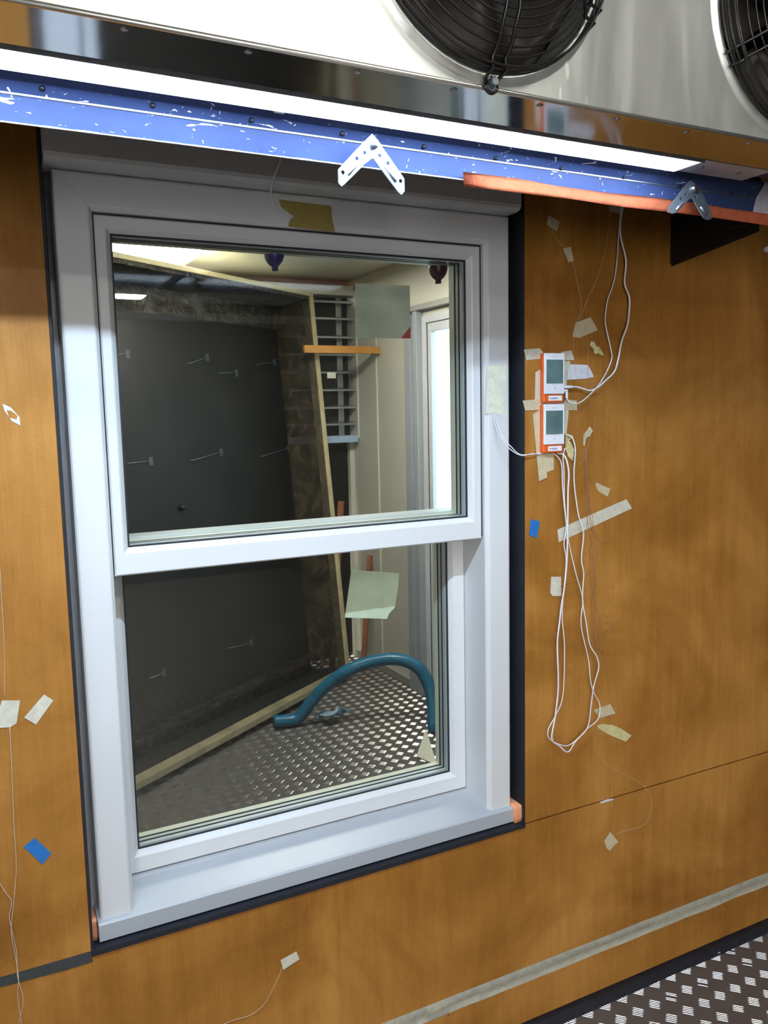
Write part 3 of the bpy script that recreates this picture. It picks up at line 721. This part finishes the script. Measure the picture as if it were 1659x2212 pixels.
tape('pointed masking tape flap at the lower right of the lower logger', Z7([(600, 1430), (690, 1440), (700, 1470), (650, 1500), (715, 1610), (690, 1750), (640, 1690), (605, 1600)]), 'mask_yellow', lift=0.006)
tape('twisted masking tape scrap holding copper wires right of the lower logger', Z7([(900, 1335), (935, 1385), (905, 1450), (860, 1470), (840, 1565), (820, 1550), (825, 1420), (850, 1400)]), 'mask', lift=0.004)
tape('small four-sided masking tape right of the copper tangle below the loggers', Z7([(985, 2005), (1152, 2080), (1118, 2170), (1010, 2110), (973, 2030)]))
tape('long slanting masking tape strip crossing behind the white cables', Z8([(315, 350), (480, 275), (815, 128), (855, 195), (660, 285), (325, 440)]), 'mask_pale')
tape('small blue tape on plywood right of the black gap', Z8([(122, 273), (187, 290), (165, 410), (140, 402), (110, 385)]), 'blue_tape', name='blue_tape', lift=0.001)
tape('upright masking tape piece left of the hanging white cables', Z8([(270, 690), (342, 690), (344, 830), (280, 830), (263, 805)]), 'mask_pale')
tape('masking tape piece beside the lower end of the cable loop', Z8([(580, 1655), (698, 1612), (735, 1680), (620, 1715)]), 'mask')
tape('torn yellow masking tape below the cable loop end', Z8([(600, 1770), (640, 1755), (720, 1765), (775, 1790), (852, 1840), (810, 1885), (690, 1835), (620, 1795)]), 'mask_yellow')
tape('thin torn paper scrap on the horizontal plywood seam', [(1296, 1732), (1312, 1726), (1325, 1725), (1324, 1728), (1298, 1736)], 'mask_white')
tape('diamond-shaped masking tape below the plywood seam at the right', [(1305, 1817), (1318, 1797), (1336, 1819), (1325, 1828), (1317, 1838), (1311, 1833)], 'mask')
tape('masking tape piece on the lower plywood below the window', [(606, 2074), (640, 2055), (647, 2072), (612, 2095)], 'mask_pale')
tape('tilted masking tape piece between left edge and black seal', [(95, 1500), (115, 1513), (78, 1565), (52, 1550)], 'mask_pale')
tape('masking tape piece at the left picture edge holding a thin wire', [(4, 1513), (43, 1513), (42, 1522), (36, 1562), (22, 1571), (-14, 1573)], 'mask_pale')
tape('small blue tape on plywood left of the window', [(75, 1810), (111, 1843), (92, 1867), (51, 1829)], 'blue_tape', name='blue_tape')
o = tape('small torn white sticker on the left plywood', [(5, 872), (23, 880), (42, 901), (44, 919), (26, 910), (10, 888)], 'mask_white', name='sticker', cat='sticker')
bm = bmesh.new(); prism(bm, [at(x, y, -0.0014) for x, y in ((14, 886), (24, 887), (38, 898), (36, 906), (20, 902))], [], YA * -0.0003); obj('peeled_core', bm, 'wood', o)
tape('dark grey duct tape over the seam left of the window', [(-40, 2123), (195, 2055), (201, 2077), (140, 2096), (-40, 2143)], 'grey_tape', name='duct_tape')
# window pieces
tape('aged yellow tape patch on the window head under the light', [(602, 431), (650, 437), (715.5, 444.6), (717, 470), (724, 502), (623, 489), (624, 480), (632, 466), (608, 448)], 'mask_olive', y=0.0255)
tape('pale cream tape patch on the right window jamb', [(1052, 789), (1078, 791), (1092, 786), (1094, 897), (1072, 895), (1049, 893)], 'mask_thin', y=0.0255)
# long band along the bottom of the wall
bm = bmesh.new(); V0 = []; n = 90
for i in range(n + 1):
    x = 0.30 + (RX1 - 0.32) * i / n * 1.0
    if x > RX1 - 0.01: break
    zt = 0.170 + 0.0012 * noise.noise(Vector((x * 7, 0, 0))); zb = 0.126 + 0.0025 * noise.noise(Vector((x * 9, 5, 0)))
    V0.append([bm.verts.new((x, -0.0006, zt)), bm.verts.new((x, -0.0016, (zt + zb) / 2)), bm.verts.new((x, -0.0006, zb))])
for a_, b_ in zip(V0, V0[1:]):
    for k in range(2): bm.faces.new((a_[k], b_[k], b_[k + 1], a_[k + 1]))
bmesh.ops.solidify(bm, geom=bm.faces[:], thickness=0.0005)
tag(obj('masking_tape', bm, 'mask_pale', smooth=True), 'very long masking tape band running low along the plywood', 'tape')

# ------------------------------------------------------------------ data loggers
def logger(label, x0, x1, z0, z1, tilt=0.0, plugs=True):
    """x0..x1, z0..z1 front outline on the wall in metres"""
    d = 0.017; t = thing('data_logger', label, 'data logger', ((x0 + x1) / 2, -0.001, z0), 'orange and white data loggers')
    zc = z0 + 0.021 * (z1 - z0) / 0.137
    body = obj('case', B(x0, x1, -d, -0.001, z0, z1), 'orange_case', t, bevel=0.0035); plabel(body, 'orange plastic case')
    fz = z0 + (z1 - z0) * 0.175
    front = obj('front_cover', B(x0 + 0.001, x1 - 0.001, -d - 0.004, -d + 0.002, fz, z1 + 0.0005), 'white_case', t, bevel=0.0012); plabel(front, 'white front cover')
    w = x1 - x0; h = z1 - fz
    sc_ = obj('display', B(x0 + w * 0.085, x1 - w * 0.10, -d - 0.0046, -d - 0.0036, fz + h * 0.255, z1 - h * 0.155), 'lcd', front); plabel(sc_, 'grey green display')
    cx_ = (x0 + x1) / 2
    bm = bmesh.new()
    for k in range(5): box(bm, cx_ - 0.008 + k * 0.0034, cx_ - 0.0056 + k * 0.0034, -d - 0.0043, -d - 0.0038, fz + h * 0.225, fz + h * 0.238)
    box(bm, cx_ - 0.0012, cx_ + 0.0012, -d - 0.0043, -d - 0.0038, fz + h * 0.11, fz + h * 0.165)
    obj('print', bm, 'ink_red', front)
    bm = bmesh.new()
    for k in range(5): box(bm, cx_ - 0.009 + k * 0.0038, cx_ - 0.0062 + k * 0.0038, -d - 0.0043, -d - 0.0038, z1 - h * 0.095, z1 - h * 0.075)
    obj('print', bm, 'mask_pale', front)
    st = obj('sticker', B(x0 + w * 0.24, x1 - w * 0.10, -d - 0.0006, -d + 0.001, z0 + (fz - z0) * 0.22, z0 + (fz - z0) * 0.80), 'sticker', t); plabel(st, 'white inventory sticker')
    bm = bmesh.new(); xa = x0 + w * 0.30
    for k, ww in enumerate((2.6, 1.6, 1.8, 1.2, 1.9, 1.6, 2.2, 2.2, 2.4)):
        if k == 1: xa += 0.0012
        box(bm, xa, xa + ww * 0.001 * 0.9, -d - 0.0009, -d - 0.0005, z0 + (fz - z0) * 0.38, z0 + (fz - z0) * 0.58); xa += ww * 0.001 * 1.35
    obj('print', bm, 'ink', st)
    return t
def rect_at(px0, py0, px1, py1, y):
    a, b = at(px0, py0, y), at(px1, py1, y); return a.x, b.x, b.z, a.z
x0, x1, z0, z1 = rect_at(1175, 763, 1218.5, 869, -0.018)
logger('white and orange data logger, upper of the two taped to the plywood', x0, x1, z0, z1)
UL = (x0, x1, z0, z1)
x0, x1, z0, z1 = rect_at(1174, 874, 1218, 977, -0.018)
logger('white and orange data logger, lower of the two taped to the plywood', x0, x1, z0, z1)

# ------------------------------------------------------------------ cables
def cable(label, pts, r=0.0016, m='cable', name='white_cable', cat='cable', y=-0.006, flat=1.0, ys=None, n=6):
    P = [at(p[0], p[1], (ys[i] if ys else (p[2] if len(p) > 2 else y))) for i, p in enumerate(pts)]
    bm = bmesh.new(); tube(bm, catmull(P, n), r, 8, flat=flat)
    return tag(obj(name, bm, m, smooth=True), label, cat)
def plug(bm, p, q, r):
    P, Q = at(*p), at(*q); lathe(bm, [(r * 0.8, 0), (r, 0.002), (r, (Q - P).length * .7), (r * 0.6, (Q - P).length)], P, Q - P, 12)
c = cable('thin white cable hanging from the baffle to the lower port of the upper logger',
      [(1343, 430, -0.03), (1341, 447, -0.012), (1337, 500, -0.010), (1331, 579, -0.012), (1323, 618, -0.012), (1312, 650, -0.012), (1307, 690, -0.012), (1311, 716, -0.014), (1319, 752, -0.016), (1321.5, 774, -0.018), (1309, 806, -0.02), (1291, 834, -0.022), (1268, 858, -0.022), (1249, 871, -0.020), (1231, 869, -0.016), (1224, 860, -0.013)], 0.0015)
bm = bmesh.new(); plug(bm, (1224, 861, -0.013), (1224, 842, -0.013), 0.0034); plug(bm, (1226, 844, -0.013), (1217, 844, -0.013), 0.0034); obj('plug', bm, 'cable', c, smooth=True)
c = cable('thicker white cable hanging from the baffle to the upper port of the upper logger',
      [(1347, 430, -0.03), (1345, 447, -0.012), (1340, 503, -0.012), (1352, 563, -0.014), (1349, 611, -0.016), (1359.6, 643, -0.018), (1358, 685, -0.02), (1354, 707, -0.022), (1343, 738, -0.024), (1335, 778, -0.024), (1327, 803, -0.024), (1309, 821, -0.024), (1291, 837, -0.02), (1274.5, 843.5, -0.018), (1258, 839, -0.014), (1244, 835.5, -0.012), (1234, 836, -0.012)], 0.0022)
bm = bmesh.new(); plug(bm, (1237, 836, -0.012), (1218, 836, -0.012), 0.0042); obj('plug', bm, 'cable', c, smooth=True)
cable('thick flat white cable hanging from the lower logger in a long loop',
      [(1204, 979, -0.006), (1217, 982, -0.012), (1225, 998, -0.016), (1229, 1025, -0.018)] + [(x, y, -0.020) for x, y in Z8([(393, 60), (390, 300), (385, 560), (367, 760), (345, 900), (330, 1030), (315, 1180), (322, 1480), (300, 1700), (275, 1862), (330, 1915), (392, 1960), (450, 1880), (535, 1780), (560, 1620), (580, 1480), (615, 1350), (600, 1270), (550, 1180), (525, 1030), (500, 880), (500, 780), (506, 660), (490, 560), (505, 370), (470, 250), (442, 60)])] + [(1240, 1020, -0.018), (1243, 975, -0.016), (1240, 955, -0.014), (1234, 943, -0.012), (1222, 938, -0.008)], 0.0021, flat=0.6)
cable('thin white cable hanging from the lower logger in a narrower loop',
      [(1193, 980, -0.006), (1203, 985, -0.010), (1213, 1003, -0.014)] + [(x, y, -0.016) for x, y in Z8([(352, 20), (362, 150), (378, 290), (400, 450), (450, 670), (497, 850), (487, 1040), (540, 1290), (555, 1440), (580, 1530), (622, 1620), (610, 1720), (535, 1790), (450, 1875), (375, 1915), (265, 1870), (248, 1800), (300, 1700), (355, 1550), (367, 1200), (350, 980), (365, 760), (378, 560), (363, 450), (380, 330), (366, 130), (364, 0)])] + [(1218, 1010, -0.014), (1216, 990, -0.012), (1220, 968, -0.010)], 0.0014)
c = cable('upper white strand running from the jamb tape to the lower logger', [(1070, 890, 0.024), (1071, 905, 0.018), (1077, 925, 0.01), (1088, 948, -0.002), (1105, 966, -0.012), (1122, 981, -0.012), (1145, 982, -0.010), (1166, 979, -0.006), (1172, 979, -0.004)], 0.0012)
c = cable('lower white strand running from the jamb tape to the lower logger', [(1066, 895, 0.024), (1068, 912, 0.018), (1076, 934, 0.008), (1090, 957, -0.004), (1108, 975, -0.012), (1128, 984, -0.013), (1150, 980, -0.010), (1166, 981, -0.006), (1172, 980, -0.004)], 0.0012)
cable('white cable curling from the baffle to the tape on the window head', [(608, 335, -0.05), (603, 355, -0.045), (594, 378, -0.038), (588, 395, -0.025), (585, 415, -0.006), (589, 437, 0.008), (600, 457, 0.014), (612, 469, 0.018), (622, 473, 0.020), (634, 466, 0.0235)], 0.0020)

W = 'thin_wire'
def wire(label, pts, m='copper', r=0.0005, y=-0.0022): cable(label, pts, r, m, W, 'wire', y, n=5)
wire('copper wire from the five-sided tape down to the left of the tangle', [(1240, 725), (1239, 760), (1243, 800), (1245, 822), (1249, 850), (1252, 880), (1255, 905), (1259, 935), (1262, 962), (1264, 985), (1253, 1004)])
wire('copper wire from the five-sided tape past the yellow scrap to the small tape', [(1266, 726), (1271, 745), (1269, 790), (1271, 818), (1272, 850), (1275, 870), (1284, 900), (1283, 935), (1288, 975), (1296, 1010), (1300, 1050)])
wire('thin wire climbing from the five-sided tape to the highest masking tape', [(1247, 695), (1256, 660), (1249, 620), (1238, 570), (1228, 560), (1226, 540), (1205, 520), (1192, 495)], 'clear_wire', 0.0004)
wire('thin wire running beside the dim cables to the five-sided tape', [(1318, 455), (1314, 500), (1305, 550), (1290, 600), (1268, 650), (1252, 692)], 'clear_wire', 0.0004)
for k in range(4):
    pts = []; x, y = 1262 + k * 1.5, 968
    for i in range(22):
        pts.append((x + 7 * math.sin(i * 0.55 + k * 1.3) * (0.4 + i / 25) + i * 1.3, y + i * 21, -0.0025 - 0.002 * k))
    wire(['copper strand of the tangle, leftmost at the top', 'copper strand of the tangle, second from left at the top', 'copper strand of the tangle, third from left at the top', 'copper strand of the tangle, rightmost at the top'][k], pts)
wire('copper wire from the twisted scrap over to the small four-sided tape', [(1276, 940), (1270, 970), (1262, 1000), (1268, 1025), (1285, 1045), (1296, 1052)])
wire('copper wire looping below the long slanting tape', Z8([(540, 0), (545, 200), (555, 330), (600, 390), (640, 440), (690, 420), (700, 385), (665, 330), (635, 300)]))
wire('copper wire crossing from the upright tape to the tangle', Z8([(335, 760), (380, 738), (480, 705), (560, 640), (615, 560), (620, 480), (640, 445)]))
wire('fine copper curl at the bottom of the tangle', Z8([(520, 1190), (560, 1160), (620, 1120), (690, 1050), (680, 990), (650, 960), (610, 960), (640, 1010), (700, 1020), (720, 1040), (690, 1080)]))
wire('fine copper wire hanging from the tangle to the lower masking tape', Z8([(610, 960), (620, 1150), (655, 1300), (680, 1450), (690, 1560), (655, 1640)]), 'copper', 0.0004)
wire('fine wire from the torn yellow tape down to the diamond-shaped tape', [(1291, 1572), (1287, 1600), (1292, 1633), (1330, 1665), (1380, 1690), (1402, 1712), (1408, 1735), (1403, 1765), (1385, 1785), (1350, 1795), (1330, 1802)], 'clear_wire', 0.0004)
wire('fine wire trailing down from the masking tape below the window', [(609, 2090), (604, 2105), (590, 2135), (570, 2170), (540, 2193), (500, 2205), (460, 2225)], 'clear_wire', 0.0005)
wire('long thin wire running down the far left of the plywood', [(-2, 1200), (4, 1300), (9, 1400), (10, 1510)], 'clear_wire', 0.0005)
wire('thin wire from the left edge tape down to the floor', [(21, 1570), (25, 1650), (30, 1780), (35, 1870), (30, 1945), (24, 2010), (32, 2060), (40, 2110), (38, 2150), (45, 2200), (50, 2240)], 'clear_wire', 0.0007)
wire('thin wire entering from the left and joining the long left wire', [(-5, 1900), (10, 1925), (25, 1948), (20, 1980), (28, 2020), (36, 2060), (38, 2110), (50, 2160), (40, 2215), (38, 2240)], 'clear_wire', 0.0007)
# small white plug at the right picture edge
p = at(1664, 537, -0.02)
bm = lathe(bmesh.new(), [(0.004, 0), (0.009, 0.002), (0.009, 0.018), (0.004, 0.021)], (p.x, -0.0005, p.z), (0, -1, 0), 16); tag(obj('plastic_cap', bm, 'white_case', smooth=True), 'small white cap on the plywood at the right picture edge', 'cap')
# flake on the floor
p = on_plane(1548, 2057, Vector((0, 0, 0)), ZA)
bm = bmesh.new(); prism(bm, [p + Vector(v) for v in ((-.010, -.006, .0015), (.004, -.010, .0015), (.012, -.002, .0015), (.007, .008, .0015), (-.004, .009, .0015))], [], ZA * 0.002); tag(obj('paper_flake', bm, 'mask_pale'), 'small pale flake lying on the tread plate floor by the wall', 'debris')

# ------------------------------------------------------------------ things on the outside of the window
def sheet(name, label, cat, pts, y, m, thick=0.0006):
    bm = bmesh.new(); prism(bm, [at(a, b, y) for a, b in pts], [], YA * thick); return tag(obj(name, bm, m), label, cat)
sheet('paper_sheet', 'square grey green film stuck on the upper pane', 'paper', [(767, 612), (885, 617), (887, 731), (770, 730)], 0.1005, 'film')
sheet('paper_corner', 'small red triangle at the corner of the grey green film', 'paper', [(866, 731), (887, 705), (887, 731)], 0.0995, 'red')
sheet('paper_sheet', 'yellow green paper square with torn corner on the lower pane', 'paper', [(759, 1231), (862, 1238), (860, 1270), (853, 1312), (840, 1326), (836, 1337), (745, 1334)], 0.1885, 'film_y')
def cup(label, px_, py0, py1, m):
    y = 0.128; a, b = at(px_, py0, y), at(px_, py1, y); hgt = (a.z - b.z)
    bm = lathe(bmesh.new(), [(0.0235, 0.0), (0.0235, hgt * .42), (0.0225, hgt * .55), (0.019, hgt * .69), (0.0135, hgt * .80), (0.0085, hgt * .855), (0.0075, hgt * .87), (0.0072, hgt)], a, (0, 0, -1), 24)
    tag(obj('rubber_bung', bm, m, smooth=True), label, 'rubber bung')
cup('violet bell-shaped rubber bung at the top of the upper pane, left', 592, 520, 585, 'cup')
cup('wine-dark bell-shaped rubber bung at the top of the upper pane, right', 946, 550, 613, 'cup2')

# ------------------------------------------------------------------ black-lined test box behind the window
BR = Vector((2.05, 2.90, 0.048)); U = Vector((0.829, 0.559, 0)).normalized(); TRp = Vector((1.943, 3.059, 2.346))
Wv = (TRp - BR); HB = Wv.length; Wv.normalize(); Mv = U.cross(Wv).normalized()
if Mv.y > 0: Mv = -Mv
tb = thing('test_box', 'large black-lined test box with cream rim standing behind the window', 'box', BR)
LB, DB = 2.15, 0.27
def ob(r, bm=None): return obox(bm or bmesh.new(), BR, U, Wv, Mv, r)
obj('back_panel', ob((-LB, -0.02, 0.06, HB - 0.16, -DB, -DB + 0.02)), 'panel', tb)
plabel(obj('side_film', ob((-0.012, -0.005, 0.02, HB, -DB - .005, 0.0)), 'film_dirty', tb), 'dirty see-through film on the side')
obj('top_lining', ob((-LB, 0.0, HB - 0.02, HB, -DB - .005, 0.0)), 'foil_gold', tb)
obj('rear_lining', ob((-LB, -0.012, 0.0, HB, -DB - .02, -DB - .005)), 'foil_gold', tb)
obj('floor_lining', ob((-LB, 0.0, 0.0, 0.02, -DB - .005, 0.0)), 'panel', tb)
obj('side_lining', ob((-LB - .02, -LB, 0.0, HB, -DB - .005, 0.0)), 'foil', tb)
for r in ((-LB - .03, 0.03, HB, HB + 0.025, -0.06, 0.012), (-LB - .03, 0.03, -0.012, 0.022, -0.06, 0.012), (-0.006, 0.028, 0.022, HB, -0.05, 0.012), (-LB - .03, -LB, 0.022, HB, -0.05, 0.012)):
    plabel(obj('rim', ob(r), 'rim_dark' if r[3] < .1 else 'cream_wood', tb, bevel=0.003), 'darker cream bottom rim' if r[3] < .1 else 'cream wooden rim')
plabel(obj('top_board', ob((-LB - .03, 0.03, HB + 0.026, HB + 0.034, -DB - .02, -0.03)), 'cream_bead', tb), 'cream top board')
bm = ob((-LB + .02, -0.03, 0.10, 0.125, -DB + .02, -DB + 0.10)); ob((-LB + .02, -0.03, 0.02, 0.10, -DB + .022, -DB + 0.03), bm); obj('inner_ledge', bm, 'foil', tb)
for a_ in (-0.1, -LB + 0.1):
    for c_ in (-0.05, -DB - 0.05):
        q = BR + U * a_ + Mv * c_
        obj('caster', lathe(bmesh.new(), [(0.018, -0.011), (0.021, -0.008), (0.021, 0.008), (0.018, 0.011)], (q.x, q.y, 0.0215), U, 16), 'rubber', tb, smooth=True)
po = BR - Mv * (DB - 0.021)
tcp = [((250, 766), (275, 764), 'at the top left of the black box panel'), ((405, 786), (447, 771), 'left of centre in the top row on the black box panel'), ((472, 806), (510, 805), 'small bright one under the top row on the black panel'), ((553, 788), (592, 782), 'at the top right of the black box panel'),
       ((275, 1001), (325, 995), 'at the left of the middle row on the black box panel'), ((412, 995), (477, 976), 'centre of the middle row on the black box panel'), ((563, 986), (622, 968), 'right of the middle row on the black box panel'), ((492, 1400), (542, 1388), 'low at the centre of the black box panel'), ((322, 1465), (352, 1452), 'lowest at the left of the black box panel')]
for p, q, w_ in tcp:
    P, Q = on_plane(*p, po, Mv), on_plane(*q, po, Mv)
    t = tag(obj('sensor_wire', tube(bmesh.new(), catmull([P, P.lerp(Q, .3) + Mv * 0.012, P.lerp(Q, .7) + Mv * .01, Q + Mv * 0.003], 4), 0.0016, 6), 'zinc', smooth=True), 'thin silver sensor wire ' + w_, 'wire', 'sensor wires on the black panel')
    bm = obox(bmesh.new(), Q, U, Wv, Mv, (-0.012, 0.016, -0.022, 0.018, 0.0, 0.0015)); plabel(obj('tape_patch', bm, 'grey_tape', t), 'dark tape patch')
q = on_plane(390, 1097, po, Mv); tag(obj('knob', lathe(bmesh.new(), [(0.016, 0), (0.016, 0.01), (0.009, 0.014), (0.009, 0.03)], q, Mv, 16), 'bracket_black', smooth=True), 'small black knob low on the black box panel', 'knob')

# ------------------------------------------------------------------ louvred coil unit on the far wall
GY = 3.29
gu = thing('louvre_unit', 'black louvred unit with shiny slats in a cream frame on the far wall', 'louvre', (1.7, GY, 1.53))
g0, g1 = at(762, 640, GY), at(770, 940, GY)
gx1, gz1, gz0 = g0.x, g0.z + 0.0, g1.z
obj('backing', B(1.40, gx1, GY + 0.10, GY + 0.12, gz0, gz1), 'fan_dark', gu)
for k, py_ in enumerate((653, 689, 729, 767, 805, 843, 881, 917)):
    z = at(725, py_, GY).z
    bm = prism(bmesh.new(), [Vector((1.40, GY - .01, z - .006)), Vector((1.40, GY - .01, z + .006)), Vector((1.40, GY + .05, z + .020)), Vector((1.40, GY + .05, z + .010))], [], XA * (gx1 - 1.40))
    obj('slat', bm, 'grille', gu)
bm = bmesh.new()
box(bm, gx1, gx1 + 0.045, GY - 0.03, FY1 - 0.001, 0.9 * 0 + gz0 - 0.02, gz1 + 0.03); obj('frame_post', bm, 'cream_wall', gu, bevel=0.003)
obj('frame_head', B(1.4, gx1, GY - 0.02, FY1 - 0.03, gz1, gz1 + 0.06), 'cream_wall', gu, bevel=0.003)
obj('frame_shelf', B(1.4, gx1, GY - 0.03, FY1 - 0.001, gz0 - 0.045, gz0), 'rack_blue', gu, bevel=0.003)
bm = bmesh.new(); box(bm, gx1 - 0.085, gx1 - 0.045, GY + 0.085, GY + 0.095, gz0, gz1); obj('inner_post', bm, 'grille', gu)
obj('upright', B(gx1 - 0.02, gx1 + 0.035, GY + 0.06, FY1 - 0.001, 0.0, gz0 - 0.036), 'cream_wall', gu)
plabel(obj('lower_cover', B(1.40, gx1 - 0.02, GY + 0.10, GY + 0.12, 0.02, gz0 - 0.036), 'panel', gu), 'black cover below the louvre')
a_, b_ = at(640, 753, 2.95), at(826, 757, 2.95)
bm = B(1.85, 2.345, 2.93, 2.96, b_.z - 0.022, b_.z + 0.022)
tag(obj('wood_batten', bm, 'batten', bevel=0.002), 'orange wooden batten fixed across in front of the louvred unit', 'batten')
tag(obj('clip', B(2.03, 2.085, 3.02, 3.03, 1.84 + .02, 1.84 + .055), 'cream_bead'), 'small cream clip in front of the louvre slats', 'clip')
p, q = at(740, 1078, 3.02), at(700, 1190, 2.98)
bm = bmesh.new(); d_ = at(737, 1083, 3.04); e_ = Vector((2.02, 3.06, 0.02)); tube(bm, [d_, e_], 0.022, 4); tag(obj('leaning_lath', bm, 'lath'), 'red brown lath leaning behind the cream rim of the test box', 'lath')
bm = tube(bmesh.new(), [at(799, 1200, 3.05), Vector((2.22, 3.02, 0.02))], 0.020, 4); tag(obj('leaning_lath', bm, 'lath'), 'red brown lath leaning in the corner by the cream wall', 'lath')

ceiling_lamp('bright ceiling light in the room behind the window', 0.35, 1.15, 2.45, 3.1, FZ1, 'back_glow')
ceiling_lamp('added unseen fill panel on the ceiling close behind the window in the far room', 1.0, 1.8, 1.45, 1.9, FZ1, 'back_fill_glow')  # added out of view to lighten the far room and the box foil

# ------------------------------------------------------------------ hose, cloth and offcuts on the far floor
P = [at(x, y, d_) for x, y, d_ in ((640, 1556, 2.35), (668, 1522, 2.33), (700, 1486, 2.3), (745, 1452, 2.25), (800, 1430, 2.2), (860, 1424, 2.12), (905, 1444, 2.05), (928, 1485, 2.0), (936, 1530, 1.95), (938, 1570, 1.90))]
P[0].z = max(P[0].z, 0.04)
P = [Vector((P[0].x - 0.12, P[0].y + 0.02, 0.04))] + P + [Vector((P[-1].x + 0.02, P[-1].y - 0.05, max(0.04, P[-1].z - 0.25)))]
h = obj('hose', tube(bmesh.new(), catmull(P, 8), 0.033, 16), 'hose', smooth=True); tag(h, 'thick blue hose arching over the tread plate floor behind the window', 'hose')
p = on_plane(706, 1553, Vector((0, 0, 0.02)), ZA)
bm = bmesh.new()
for k in range(4):
    pts = [p + Vector((-0.06 + 0.03 * i + 0.01 * k, 0.03 * math.sin(i * 1.3 + k) - 0.012 * k, 0.012 + 0.022 * math.sin(math.pi * i / 5) + 0.006 * k)) for i in range(6)]
    tube(bm, catmull(pts, 4), 0.010, 8)
tag(obj('cloth_bundle', bm, 'cloth', smooth=True), 'crumpled pale blue rag lying by the blue hose', 'rag')
a_, b_ = on_plane(905, 1600, Vector((0, 0, 0)), ZA), 0
for lab, pts in (('pale triangular sheet offcut standing on the far floor at the right', [(900, 1634), (920, 1575), (940, 1640), (945, 1655)]),):
    bm = bmesh.new(); prism(bm, [on_plane(x, y, Vector((0, 0, 0.004)), ZA) for x, y in pts], [], ZA * 0.003); tag(obj('sheet_offcut', bm, 'cream_bead'), lab.replace('standing', 'lying'), 'offcut')
